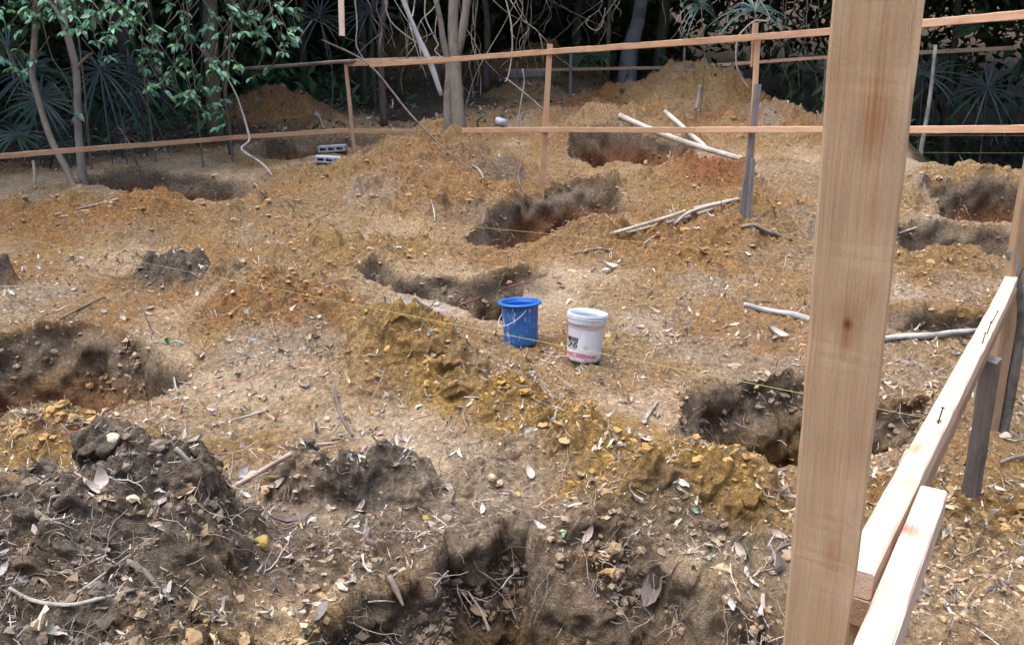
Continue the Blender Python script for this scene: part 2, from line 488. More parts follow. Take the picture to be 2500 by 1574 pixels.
def mat_plain(name, col, rough=.6, var=.15, scale=30, spec=.4, metal=0, bump_d=0):
    m, nt, b = new_mat(name)
    co = N(nt, 'ShaderNodeTexCoord').outputs['Object']
    n1 = noise_node(nt, co, scale, 4, .65)
    rgb = N(nt, 'ShaderNodeRGB'); rgb.outputs[0].default_value = (*col, 1)
    L(nt, mul_col(nt, rgb.outputs[0], maprange(nt, n1, .25, .75, 1 - var, 1 + var)), b.inputs['Base Color'])
    b.inputs['Roughness'].default_value = rough; b.inputs['Specular IOR Level'].default_value = spec; b.inputs['Metallic'].default_value = metal
    if bump_d: bump(nt, b, n1, .7, bump_d)
    return m

SOIL = mat_soil()
CRUMB = mat_tint('earth_crumbs', .95, .3, 60, .1, .004)
STONE = mat_tint('stone', .9, .3, 18, .2, .01)
DRYLEAF = mat_tint('dry_leaf', .75, .3, 60, .25)
TWIG = mat_tint('twig', .85, .3, 50, .2)
GREENLEAF = mat_tint('green_leaf', .38, .25, 25, .5)
FORESTLEAF = mat_tint('forest_leaf', .55, .35, 8, .3)
# translucency of the leaves
for mm in (GREENLEAF, FORESTLEAF, DRYLEAF):
    pass
WOOD_NEW = mat_wood('sawn_timber', (.58, .34, .21), (.66, .43, .28), (.50, .24, .12), stain_amt=.55)
WOOD_OLD = mat_wood('weathered_timber', (.17, .15, .14), (.26, .23, .22), (.09, .08, .075), stain_amt=.8)
WOOD_RED = mat_wood('reddish_timber', (.45, .26, .15), (.53, .33, .205), (.30, .16, .085), stain_amt=.6)
WOOD_DIM = mat_wood('dull_batten', (.34, .22, .13), (.42, .29, .18), (.22, .13, .07), stain_amt=.6)
WOOD_PALE = mat_wood('pale_batten', (.68, .50, .38), (.76, .60, .48), (.56, .33, .25), stain_amt=.55)
POLE = mat_bark('peeled_pole', (.36, .33, .27), (.55, .52, .46), (.28, .24, .19), 1.6, .8)
BARK = mat_bark('bark_grey', (.16, .13, .105), (.26, .22, .18), (.11, .09, .07))
BARK_PALE = mat_bark('bark_pale', (.34, .34, .33), (.48, .48, .46), (.22, .21, .19))
BARK_DARK = mat_bark('bark_dark', (.07, .055, .045), (.12, .10, .085), (.05, .045, .03))
VINE = mat_bark('vine_bark', (.13, .105, .085), (.21, .18, .15), (.085, .07, .06), 3)
VINE_PALE = mat_bark('pale_vine_bark', (.31, .285, .245), (.42, .395, .35), (.20, .175, .145), 3)
CONCRETE = mat_plain('concrete_block', (.36, .38, .42), .95, .18, 60, .1, 0, .004)
STRING = mat_plain('nylon_string', (.40, .38, .13), .6, .1, 50)
RED_STRING = mat_plain('red_string', (.55, .10, .06), .7, .2, 50)
NAIL = mat_plain('nail_steel', (.035, .033, .035), .5, .3, 80, .5, .6)
# ------------------------------------------------------------------ the ground: one sheet
NC = 900
def ground_grid():
    s_in = np.linspace(-1, 1, NC)
    s = np.concatenate([[-9, -4.5, -2.6, -1.8, -1.4, -1.15], s_in, [1.15, 1.4, 1.8, 2.6, 4.5, 9]])
    ncol = len(s)
    yr = np.concatenate([np.exp(np.linspace(math.log(1.15), math.log(1.9), 300, endpoint=False)), np.exp(np.linspace(math.log(1.9), math.log(5.2), 1500, endpoint=False)), np.exp(np.linspace(math.log(5.2), math.log(12.5), 1100, endpoint=False)), np.exp(np.linspace(math.log(12.5), math.log(24), 350))])
    rows = np.tile(yr, (ncol, 1))
    near = np.concatenate([np.linspace(-8, 0, 12, endpoint=False), np.linspace(0, 1.15, 16, endpoint=False)])
    far = np.linspace(24, 90, 60)[1:]
    Yg = np.concatenate([np.tile(near, (ncol, 1)), rows, np.tile(far, (ncol, 1))], 1)
    Xg = s[:, None] * (.74 * np.maximum(Yg, 1.0) + 1.2)
    return Xg, Yg

Xg, Yg = ground_grid()
Zg, DEP, RIM, INS, ROUGH, PATH = height(Xg, Yg)

def blob(u, v, rx, ry=None):
    c = G0(u, v); return c[0], c[1], rx, ry or rx

# colours of the dug earth (albedo)
C_TAN = np.array([.385, .262, .140]); C_PALE = np.array([.54, .405, .265]); C_ORANGE = np.array([.33, .172, .066])
C_YEL = np.array([.36, .220, .072]); C_RED = np.array([.27, .100, .040]); C_TOP = np.array([.205, .155, .108])
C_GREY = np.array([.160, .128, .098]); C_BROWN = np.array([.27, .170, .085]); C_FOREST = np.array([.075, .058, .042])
C_RUST = np.array([.25, .11, .048]); C_ASH = np.array([.50, .50, .50])
ZONES = [  # colour, u, v, rx, ry, strength
    (C_YEL, 1330, 1050, .5, .35, .9), (C_YEL, 1000, 930, .45, .35, .8), (C_YEL, 1600, 1180, .5, .3, .9), (C_YEL, 1500, 1100, .4, .3, .8), (C_YEL, 1080, 1010, .3, .25, .8), (C_YEL, 2400, 1330, .45, .3, .7), (C_YEL, 130, 1150, .3, .12, .8),
    (C_ORANGE, 700, 790, .7, .45, .8), (C_ORANGE, 150, 560, 1.2, .6, .6), (C_ORANGE, 350, 540, .6, .5, .7), (C_YEL, 900, 620, .9, .5, .6), (C_ORANGE, 1100, 470, 1.4, .8, .55),
    (C_RED, 1730, 460, .6, .6, .8), (C_ORANGE, 1500, 440, 1.6, .6, .5), (C_ORANGE, 1450, 610, .5, .35, .6), (C_ORANGE, 1700, 640, 1.0, .7, .5), (C_YEL, 1800, 540, .6, .4, .6), (C_ORANGE, 1850, 800, .6, .5, .45),
    (C_PALE, 950, 1060, .35, .18, .9), (C_PALE, 560, 960, .8, .3, .6), (C_PALE, 1050, 1140, .18, .16, .9), (C_PALE, 1790, 1420, .3, .2, .8), (C_PALE, 2400, 1450, .7, .35, .5), (C_PALE, 300, 640, .5, .5, .6), (C_PALE, 1450, 690, .4, .2, .6), (C_PALE, 400, 1040, .9, .12, .7), (C_PALE, 1820, 1220, .15, .1, .8),
    (C_YEL, 1700, 1290, .35, .2, .9), (C_YEL, 1480, 1230, .3, .15, .8), (C_GREY, 860, 1190, .36, .19, 1.3), (C_GREY, 500, 690, .70, .25, 1.2), (C_GREY, -10, 700, .2, .15, 1.0), (C_GREY, 1240, 720, .35, .2, .8), (C_TOP, 1180, 540, .5, .4, .7), (C_TOP, 1230, 450, .4, .5, .7), (C_ASH, 45, 1310, .17, .10, .75), (C_ASH, 1010, 760, .25, .12, .45),
    (C_GREY, 1680, 245, .5, .4, 1.2), (C_RED, 1420, 270, .8, .5, .8), (C_ORANGE, 1900, 290, .9, .5, .8), (C_TOP, 1800, 255, .4, .3, .8), (C_RED, 1750, 330, .7, .4, .5), (C_TOP, 1530, 200, 1.0, .5, .8), (C_RED, 1480, 300, .9, .5, .7), (C_RED, 1560, 380, 1.3, .9, .4), (C_BROWN, 1300, 260, 1.2, 1.0, .6), (C_TOP, 2300, 610, .8, .25, .7), (C_TOP, 2050, 470, .5, .5, .5), (C_YEL, 2350, 480, .9, .3, .45),
    (C_ORANGE, 1620, 250, 1.5, 1.2, .5), (C_TOP, 2060, 1000, .6, .3, .5), (C_TOP, 300, 470, .8, .3, .3), (C_TOP, 560, 470, .3, .3, .6),
]
XY_ZONES = [((-1.22, 2.62), .52, .40, C_GREY * 1.05, 1.0), ((-1.45, 2.1), .60, .5, C_GREY * 1.1, .95), ((-.75, 2.55), .35, .25, C_TOP, .8), ((-.2, 2.85), .6, .16, C_TOP * 1.15, .85), ((.55, 2.64), .36, .15, C_TOP, .85), ((-.6, 2.65), .4, .3, C_TOP * 1.15, .8), ((.95, 2.3), .3, .4, C_TOP * 1.1, .7),
            ((-4.05, 14.0), 1.0, 1.0, C_ORANGE * .9, .9), ((-2.3, 19), 1.5, 1.4, C_BROWN * 1.1, .9), ((.75, 18.5), 1.4, 1.3, C_ORANGE * .9, .9), ((-6.3, 20), 1.1, 1.1, C_BROWN, .9)]

def soil_colour(x, y, z, dep, rim, ins, rough, path, wall=None):
    n1 = fbm(x * 1.1, y * 1.1, octaves=4, seed=51); n2 = fbm(x * 3.3, y * 3.3, z * 3.3, octaves=4, seed=52); n3 = fbm(x * 9, y * 9, z * 9, octaves=3, seed=53)
    if wall is not None:      # long faces: only what the mesh there can carry
        n2 = n2 * (1 - wall) + wall * fbm(x * 3.3, y * 3.3, z * 3.3, octaves=2, seed=52); n3 = n3 * (1 - wall) + wall * .8 * vnoise(x * 8, y * 8, z * 8, seed=53)
    c = np.tile(C_TAN, (*x.shape, 1)).astype(np.float32)
    def mixin(col, w):
        nonlocal c
        w = np.clip(w, 0, 1)[..., None]
        c = c * (1 - w) + np.asarray(col) * w
    mixin(C_ORANGE, sstep(-.25, .45, n1 + .35 * n3) * .62)
    mixin(C_YEL, sstep(.0, .5, fbm(x * 1.7 + 9, y * 1.7, octaves=3, seed=54) + .3 * n3) * .5)
    mixin(C_PALE, path * .85)
    mixin(np.array([.40, .33, .255]), sstep(.1, .5, fbm(x * 1.3 + 31, y * 1.3, octaves=4, seed=57)) * .55)
    mixin(C_BROWN, sstep(.15, .55, n2 + .3 * n3) * .45)
    wx = x + .16 * n2; wy = y + .16 * fbm(x * 3.3 + 7, y * 3.3, octaves=3, seed=55)
    zl = [(G0(u, v)[:2], rx, ry, col, st) for col, u, v, rx, ry, st in ZONES] + [(cxy, rx, ry, col, st) for cxy, rx, ry, col, st in XY_ZONES]
    for (cx, cy), rx, ry, col, st in zl:
        m = (np.abs(x - cx) < rx * 2.2) & (np.abs(y - cy) < ry * 2.2)
        if not m.any(): continue
        q = np.sqrt(((wx[m] - cx) / rx) ** 2 + ((wy[m] - cy) / ry) ** 2)
        w = np.clip(sstep(1.25, .55, q) * st * (1 + .7 * n3[m]), 0, 1)[..., None]
        c[m] = c[m] * (1 - w) + np.asarray(col) * w
    # the dug faces: dark rooty topsoil over brown and rusty subsoil
    d = dep + .06 * ins + .05 * n2 + .03 * n3
    mixin(C_TOP * 1.25, sstep(.02, .055, dep + .03 * n3 + .02 * n2) * .92)
    mixin(C_BROWN, sstep(.18, .42, d) * (.75 + .3 * n2))
    mixin(C_RUST, sstep(.45, .8, d) * (.55 + .6 * n1))
    mixin(C_RUST, sstep(.12, .32, d) * sstep(8.0, 9.0, y) * .88)
    mixin(C_RUST * 1.1, sstep(.3, .6, d) * sstep(-1, -1.6, x) * (y < 6) * .6)
    mixin(C_YEL * .75, sstep(.15, .5, d) * sstep(1.0, 1.6, x) * (y < 6) * .7)
    mixin(C_BROWN * 1.05, sstep(.2, .5, d) * ((y < 3.1) & (np.abs(x) < 1.4)) * .6)
    mixin(C_TOP * 1.5, rim * (1 - ins) * sstep(.15, .35, n2 + 1.1 * n3) * .55)
    # forest floor behind the dig
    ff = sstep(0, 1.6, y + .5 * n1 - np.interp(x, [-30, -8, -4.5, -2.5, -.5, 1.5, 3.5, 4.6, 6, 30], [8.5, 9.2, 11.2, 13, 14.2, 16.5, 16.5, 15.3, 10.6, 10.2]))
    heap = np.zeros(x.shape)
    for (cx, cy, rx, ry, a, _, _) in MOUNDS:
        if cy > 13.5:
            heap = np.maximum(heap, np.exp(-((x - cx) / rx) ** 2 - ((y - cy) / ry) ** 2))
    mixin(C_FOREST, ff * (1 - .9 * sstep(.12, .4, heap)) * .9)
    c *= (1 + .22 * n3 + .08 * n2)[..., None]
    return np.clip(c, .01, .9)

nc, nr = Xg.shape
Vg = np.stack([Xg, Yg, Zg], -1)
# relief on the steep faces: push along the surface normal with 3-D noise
du = np.gradient(Vg, axis=0); dv = np.gradient(Vg, axis=1)
Ng = np.cross(du, dv); Ng /= (np.linalg.norm(Ng, axis=-1, keepdims=True) + 1e-12)
def blur_grid(a, k):
    ker = np.ones(k) / k
    for ax in (0, 1):
        a = np.apply_along_axis(lambda q: np.convolve(np.pad(q, k // 2, 'edge'), ker, 'valid'), ax, a)
    return a
Ng = np.stack([blur_grid(Ng[..., q_], 13) for q_ in range(3)], -1); Ng /= (np.linalg.norm(Ng, axis=-1, keepdims=True) + 1e-12)
steep = sstep(.85, .35, Ng[..., 2])
am = steep * sstep(26, 20, Yg) * sstep(.9, 1.2, Yg)
rel = .075 * vnoise(Xg * 3.5, Yg * 3.5, Zg * 4, 61) + .045 * vnoise(Xg * 7.5, Yg * 7.5, Zg * 7.5, 62) + .018 * vnoise(Xg * 13, Yg * 13, Zg * 11, 64) + sstep(6.5, 4.0, Yg) * .022 * np.maximum(billow(Xg * 14, Yg * 14, Zg * 15, 65), -.4) + sstep(4.2, 2.6, Yg) * .008 * billow(Xg * 27, Yg * 27, Zg * 27, 66)
COLg = soil_colour(Xg, Yg, Zg, DEP, RIM, INS, ROUGH, PATH, np.maximum(steep, np.clip(INS, 0, 1)))
Vg = Vg + Ng * (am * rel)[..., None]
idx = np.arange(nc * nr).reshape(nc, nr)
Fg = np.stack([idx[:-1, :-1], idx[1:, :-1], idx[1:, 1:], idx[:-1, 1:]], -1).reshape(-1, 4)
ground = mesh_from('ground', Vg.reshape(-1, 3), Fg, SOIL, True, None, {'soil': ('FLOAT_COLOR', COLg.reshape(-1, 3))})
tag(ground, 'dug-over slope of tan, orange and dark earth with square pits', 'ground', None, 'structure')

def hz(x, y):
    x = np.atleast_1d(np.asarray(x, float)); y = np.atleast_1d(np.asarray(y, float))
    return height(x, y)[0]

def G(u, v, tmin=.8):
    """photograph position -> point on the finished ground"""
    r = ray(u, v)
    t = np.exp(np.linspace(math.log(tmin), math.log(45), 2600))
    p = np.array([0, 0, CAM_H]) + r * t[:, None]
    below = p[:, 2] <= height(p[:, 0], p[:, 1])[0]
    i = int(np.argmax(below)) if below.any() else len(t) - 1
    return p[i]

def surf(x, y):
    """height, normal and colour masks at scattered points"""
    e = .012
    z, dep, rim, ins, rough, path = height(x, y)
    zx = height(x + e, y)[0]; zy = height(x, y + e)[0]
    n = np.stack([-(zx - z) / e, -(zy - z) / e, np.ones_like(z)], -1)
    n /= np.linalg.norm(n, axis=-1, keepdims=True)
    return z, n, dep, rim, ins, rough, path
# ------------------------------------------------------------------ litter on the ground
def sample_ground(n, y0=1.3, y1=16, power=-.7, seed=1):
    r = np.random.default_rng(seed)
    u = r.random(n); k = power + 1
    y = (y0 ** k + u * (y1 ** k - y0 ** k)) ** (1 / k)
    x = (r.random(n) * 2 - 1) * (.70 * y + .7)
    keep = ~((x > 5) & (y > 10.6))
    return x[keep], y[keep], r

def rot_frames(nrm, r, flat=1.0):
    """random tangent frames on surfaces with normals nrm; flat<1 tilts them off the surface"""
    n = len(nrm)
    nn = nrm + (1 - flat) * r.normal(size=(n, 3))
    nn /= np.linalg.norm(nn, axis=1, keepdims=True)
    d = r.normal(size=(n, 3))
    a = np.cross(nn, d); a /= np.linalg.norm(a, axis=1, keepdims=True)
    b = np.cross(nn, a)
    return a, b, nn

LT = np.array([0, .22, .5, .78, 1.0]); LW = np.array([.06, .72, 1.0, .72, .04])
def leaves_geo(pos, a, b, nrm, length, width, curl, fold):
    """curled leaves with a midrib, 5 x 3 vertices each"""
    n = len(pos)
    V = np.empty((n, 5, 3, 3))
    for i in range(5):
        t = LT[i] - .5
        bend = curl * (t * t) * length * 2.2
        for j, sgn in enumerate((-1, 0, 1)):
            w = sgn * LW[i] * width * .5
            up = bend + fold * abs(sgn) * LW[i] * width * .5
            V[:, i, j] = pos + a * (t * length)[:, None] + b * w[:, None] + nrm * up[:, None]
    q = []
    for i in range(4):
        for j in range(2):
            q.append((i * 3 + j, i * 3 + j + 1, (i + 1) * 3 + j + 1, (i + 1) * 3 + j))
    F = (np.arange(n)[:, None, None] * 15 + np.array(q)[None]).reshape(-1, 4)
    return V.reshape(-1, 3), F

def tubes_geo(P0, D0, length, rad, r, segs=5, sides=3, wig=.35, droop=0.0):
    """many thin crooked strands at once"""
    n = len(P0)
    C = np.empty((n, segs + 1, 3)); C[:, 0] = P0
    d = D0 / np.linalg.norm(D0, axis=1, keepdims=True)
    for i in range(segs):
        C[:, i + 1] = C[:, i] + d * (length / segs)[:, None]
        d = d + wig * r.normal(size=(n, 3)); d[:, 2] -= droop
        d /= np.linalg.norm(d, axis=1, keepdims=True)
    T = np.gradient(C, axis=1)
    T, A, B = frame_along(T)
    th = np.arange(sides) / sides * 2 * math.pi
    taper = np.linspace(1, .45, segs + 1)[None, :, None]
    R = rad[:, None, None] * taper
    V = C[:, :, None] + R[..., None] * (np.cos(th)[None, None, :, None] * A[:, :, None] + np.sin(th)[None, None, :, None] * B[:, :, None])
    S = segs + 1
    i = np.arange(segs)[:, None] * sides; j = np.arange(sides)[None]; k = (j + 1) % sides
    q = np.stack([i + j, i + k, i + sides + k, i + sides + j], -1).reshape(-1, 4)
    F = (np.arange(n)[:, None, None] * (S * sides) + q[None]).reshape(-1, 4)
    return V.reshape(-1, 3), F, S * sides

ICO_V = []
_g = (1 + 5 ** .5) / 2
for a_, b_ in ((-1, _g), (1, _g), (-1, -_g), (1, -_g)):
    ICO_V += [(a_, b_, 0), (0, a_, b_), (b_, 0, a_)]
ICO_V = np.array(ICO_V) / math.sqrt(1 + _g * _g)
def hull_faces(V):
    import bmesh
    bm = bmesh.new()
    vs = [bm.verts.new(v) for v in V]
    bmesh.ops.convex_hull(bm, input=vs)
    bm.verts.index_update()
    f = [[v.index for v in fc.verts] for fc in bm.faces]
    bm.free()
    return np.array(f)
ICO_F = hull_faces(ICO_V)

def lumps_geo(pos, size, r, squash=.8, jit=.36):
    n = len(pos)
    S = size[:, None, None] * (1 + jit * r.normal(size=(n, 12, 1))) * np.stack([1 + .3 * r.normal(size=n), 1 + .3 * r.normal(size=n), np.full(n, squash)], -1)[:, None, :]
    th = r.random(n) * 6.28
    c, s = np.cos(th)[:, None], np.sin(th)[:, None]
    W = ICO_V[None] * S
    X = W[..., 0] * c - W[..., 1] * s; Y = W[..., 0] * s + W[..., 1] * c
    V = np.stack([X, Y, W[..., 2]], -1) + pos[:, None]
    F = (np.arange(n)[:, None, None] * 12 + ICO_F[None]).reshape(-1, 3)
    return V.reshape(-1, 3), F

def pick(r, n, cols, w):
    cols = np.array(cols, float)
    c = cols[r.choice(len(cols), n, p=np.array(w) / sum(w))]
    return np.clip(c * (1 + .22 * r.normal(size=(n, 1))) * (1 + .025 * r.normal(size=(n, 3))), .01, .85)

# --- dry leaves: many small flakes (uncountable cover)
DRY = [(.47, .42, .35), (.36, .31, .255), (.51, .47, .42), (.30, .22, .15), (.42, .32, .20), (.22, .155, .115), (.50, .41, .28), (.29, .245, .21)]
DRYW = [3, 3, 2, 2, 2, 1.2, 1.5, 1.5]
def scatter_leaves(n, seed, smin, smax, name, label, y1=15):
    x, y, r = sample_ground(n, 1.3, y1, -.75, seed)
    m = fbm(x * 1.6 + seed, y * 1.6, octaves=3, seed=90) + .5 * r.normal(size=len(x)) * .5
    keep = m > -.12
    x, y = x[keep], y[keep]
    z, nrm, dep, rim, ins, rough, path = surf(x, y)
    keep = (r.random(len(x)) > .55 * path) & ((nrm[:, 2] > .45) | (r.random(len(x)) < .15)) & (dep < .75)
    x, y, z, nrm = x[keep], y[keep], z[keep], nrm[keep]
    k = len(x)
    a, b, nn = rot_frames(nrm, r, .72)
    ln = smin + (smax - smin) * r.random(k) ** 2.2
    wd = ln * (.10 + .34 * r.random(k) ** 1.5)
    V, F = leaves_geo(np.stack([x, y, z + .004 + .10 * ln * r.random(k)], -1), a, b, nn, ln, wd, r.normal(size=k) * .7 + .1, r.random(k) * 1.6 - .2)
    V = V + (r.normal(size=(k, 15, 3)) * (ln * .055)[:, None, None]).reshape(-1, 3)
    tint = pick(r, k, DRY, DRYW)
    o = mesh_from(name, V, F, DRYLEAF, False, None, {'tint': ('FLOAT_COLOR', np.repeat(tint, 15, 0))})
    return tag(o, label, 'leaf litter', None, 'stuff')

scatter_leaves(26000, 101, .012, .085, 'leaf_litter', 'small pale and brown dry leaf fragments strewn over the dug earth')

# --- twigs, wood chips and root fragments lying about
x, y, r = sample_ground(24000, 1.3, 14, -.7, 202)
m = fbm(x * 1.3 + 3, y * 1.3, octaves=3, seed=91) + .3 * r.normal(size=len(x)); kp = m > -.1
x, y = x[kp], y[kp]
z, nrm, dep, rim, ins, rough, path = surf(x, y)
kp = (dep < .5) & (r.random(len(x)) > .6 * path)
x, y, z, nrm = x[kp], y[kp], z[kp], nrm[kp]
a, b, nn = rot_frames(nrm, r, .8)
ln = .025 + .16 * r.random(len(x)) ** 3
V, F, per = tubes_geo(np.stack([x, y, z + .004], -1) - a * ln[:, None] * .5, a, ln, .0011 + .0022 * r.random(len(x)) ** 2 + .00012 * y, r, 4, 4, .16, 0)
tint = pick(r, len(x), [(.40, .35, .30), (.52, .47, .42), (.26, .20, .16), (.17, .12, .09), (.45, .35, .25)], [3, 2.5, 2, 1.2, 2])
tag(mesh_from('twig_litter', V, F, TWIG, True, None, {'tint': ('FLOAT_COLOR', np.repeat(tint, per, 0))}),
    'short grey and straw-coloured twigs and root bits strewn over the dug earth', 'twig litter', None, 'stuff')

# --- rootlets hanging out of the pit walls and the torn-up clumps
def rootlets(n, seed):
    x, y, r = sample_ground(n, 1.4, 12, -1.1, seed)
    d0, r0_, i0 = pit_fields(x, y)
    kp = (d0 > .02) | (r.random(len(x)) < .30)
    x, y = x[kp], y[kp]
    z, nrm, dep, rim, ins, rough, path = surf(x, y)
    w = ((nrm[:, 2] < .62) & (dep > .02)) * .8 + ((rim > .5) & (dep < .03)) * .10
    dark = np.zeros(len(x))
    for (cx, cy), rx, ry in [((-1.22, 2.6), .5, .4), ((-1.45, 2.1), .6, .5)] + [(G0(u, v)[:2], q, q * .6) for u, v, q in ((860, 1190, .3), (480, 680, .5), (1240, 720, .35), (1180, 540, .45), (1230, 450, .4), (1680, 245, .5), (2000, 1000, .6), (560, 470, .3))]:
        dark = np.maximum(dark, np.exp(-((x - cx) / rx) ** 2 - ((y - cy) / ry) ** 2))
    kp = r.random(len(x)) < np.clip(w * np.exp(-dep / .45) * np.where(y < 3.2, .75, .5) + dark * .38, 0, 1)
    x, y, z, nrm, dep = x[kp], y[kp], z[kp], nrm[kp], dep[kp]
    k = len(x)
    flat = sstep(.5, .75, nrm[:, 2])[:, None]
    d = r.normal(size=(k, 3)) * .75
    d = d - flat * nrm * np.sum(d * nrm, 1, keepdims=True) + nrm * (.7 - .55 * flat); d[:, 2] -= .25 * (1 - flat[:, 0])
    ln = .03 + .19 * r.random(k) ** 2.4
    V, F, per = tubes_geo(np.stack([x, y, z], -1) - d / np.linalg.norm(d, axis=1, keepdims=True) * .01, d, ln, .0010 + .0018 * r.random(k) ** 2 + .00012 * y, r, 6, 3, .26, .06)
    tint = pick(r, k, [(.36, .31, .26), (.50, .45, .40), (.20, .155, .12), (.26, .18, .115)], [3, 2, 3, 1.5])
    return tag(mesh_from('rootlets', V, F, TWIG, True, None, {'tint': ('FLOAT_COLOR', np.repeat(tint, per, 0))}),
               'fine pale rootlets sticking out of the pit walls and torn clumps', 'roots', None, 'stuff')
rootlets(150000, 303)

# --- crumbs and clods of earth
x, y, r = sample_ground(52000, 1.35, 15, -1.02, 404)
z, nrm, dep, rim, ins, rough, path = surf(x, y)
clus = fbm(x * 2.2, y * 2.2, octaves=3, seed=92)
kp = (r.random(len(x)) < np.clip(.25 + .7 * rough + .9 * clus - .55 * path, .03, 1)) & ((nrm[:, 2] > .5) | (r.random(len(x)) < .35))
x, y, z, nrm, dep, rim, ins, rough, path = [q[kp] for q in (x, y, z, nrm, dep, rim, ins, rough, path)]
sz = .0035 + .010 * r.random(len(x)) ** 5 * (1 + .6 * rough) + .0005 * y
tint = soil_colour(x, y, z, dep, rim, ins, rough, path) * (.85 + .4 * r.random((len(x), 1)))
pale = r.random(len(x)) < .035
tint[pale] = pick(r, int(pale.sum()), [(.52, .42, .28), (.58, .54, .50), (.45, .30, .14)], [2, 1, 2])
V, F = lumps_geo(np.stack([x, y, z + sz * .1], -1), sz, r)
tag(mesh_from('earth_crumbs', V, F, CRUMB, False, None, {'tint': ('FLOAT_COLOR', np.repeat(tint, 12, 0))}),
    'loose crumbs and small clods of orange and brown earth', 'earth crumbs', None, 'stuff')

# --- larger clods on the heaps
import bmesh as _bm
_b = _bm.new(); _bm.ops.create_icosphere(_b, subdivisions=2, radius=1)
_b.verts.index_update()
SPH_V = np.array([q.co[:] for q in _b.verts]); SPH_F = np.array([[w.index for w in f.verts] for f in _b.faces]); _b.free()
def clods(n, name, label, pick_fn, smin, smax, seed):
    x, y, r = sample_ground(n, 1.4, 13, -1.02, seed)
    z, nrm, dep, rim, ins, rough, path = surf(x, y)
    kp = pick_fn(x, y, r, dep, rim, rough, path)
    x, y, z, nrm, dep, rim, ins, rough, path = [q[kp] for q in (x, y, z, nrm, dep, rim, ins, rough, path)]
    k = len(x); sz = (smin + (smax - smin) * r.random(k) ** 3) * (1 + .03 * y)
    B = SPH_V[None] * np.stack([1 + .3 * r.normal(size=k), 1 + .3 * r.normal(size=k), .75 + .15 * r.normal(size=k)], -1)[:, None]
    o = r.random((k, 1)) * 50
    q = 1 + .45 * vnoise(SPH_V[None, :, 0] * 1.6 + o, SPH_V[None, :, 1] * 1.6 + o * 2, SPH_V[None, :, 2] * 1.6 + 0 * o, 5) + .25 * vnoise(SPH_V[None, :, 0] * 4 + o, SPH_V[None, :, 1] * 4 + o, SPH_V[None, :, 2] * 4 + 0 * o, 6)
    V = B * q[..., None] * sz[:, None, None] + (np.stack([x, y, z], -1) + nrm * (sz * .12)[:, None])[:, None]
    F = (np.arange(k)[:, None, None] * len(SPH_V) + SPH_F[None]).reshape(-1, 3)
    tint = soil_colour(x, y, z, dep * .3, rim, ins * 0, rough, path) * (.8 + .35 * r.random((k, 1)))
    return tag(mesh_from(name, V.reshape(-1, 3), F, CRUMB, False, None, {'tint': ('FLOAT_COLOR', np.repeat(tint, len(SPH_V), 0))}), label, 'earth clods', None, 'stuff')
HEAP = lambda x, y: np.maximum(np.exp(-((x + 1.2) / .5) ** 2 - ((y - 2.6) / .4) ** 2), np.exp(-((x + 1.4) / .6) ** 2 - ((y - 2.1) / .5) ** 2))
clods(16000, 'heap_clods', 'fist-sized broken clods on the yellow and orange earth heaps', lambda x, y, r, dep, rim, rough, path: (r.random(len(x)) < .6 * np.maximum(rough - .35, 0) * (1 - HEAP(x, y)) + .006) & (dep < .05), .007, .030, 606)
# --- clods clinging to the pit walls and lying along the lips
x, y, r = sample_ground(280000, 1.4, 14, -1.1, 505)
dep_, rim_, ins_ = pit_fields(x, y)
kp = ((dep_ > .01) & (dep_ < .95) & (r.random(len(x)) < .8)) | ((rim_ > .55) & (r.random(len(x)) < .09)) | (r.random(len(x)) < .10 * HEAP(x, y))
x, y = x[kp], y[kp]
z, nrm, dep, rim, ins, rough, path = surf(x, y)
sz = (.004 + .016 * r.random(len(x)) ** 4) * (1 + .04 * y) * (1 - .45 * HEAP(x, y))
tint = soil_colour(x, y, z, dep, rim, ins, rough, path) * (.75 + .5 * r.random((len(x), 1)))
V, F = lumps_geo(np.stack([x, y, z], -1) + nrm * (sz * .15)[:, None], sz, r, .9, .30)
tag(mesh_from('wall_clods', V, F, CRUMB, False, None, {'tint': ('FLOAT_COLOR', np.repeat(tint, 12, 0))}),
    'clods of dark earth clinging to the pit walls and lips', 'earth clods', None, 'stuff')

# --- single, larger things on the ground ------------------------------------------------
def one_leaf(p, nrm, ln, wd, tint, curl, fold, ang, name='dry_leaf'):
    r = np.random.default_rng(int(abs(p[0] * 977 + p[1] * 331)) + 5)
    n = np.asarray(nrm, float); n /= np.linalg.norm(n)
    a0 = np.cross(n, [0, 1, .13]); a0 /= np.linalg.norm(a0); b0 = np.cross(n, a0)
    a = math.cos(ang) * a0 + math.sin(ang) * b0; b = np.cross(n, a)
    V, F = leaves_geo(np.array([p]), a[None], b[None], n[None], np.array([ln]), np.array([wd]), np.array([curl]), np.array([fold]))
    V = V + r.normal(size=V.shape) * ln * .02
    # give it thickness
    V2 = np.vstack([V, V - n * .0012])
    F2 = np.vstack([F, F[:, ::-1] + 15])
    return mesh_from(name, V2, F2, DRYLEAF, True, None, {'tint': ('FLOAT_COLOR', np.tile(tint, (30, 1)))}, loc=p)

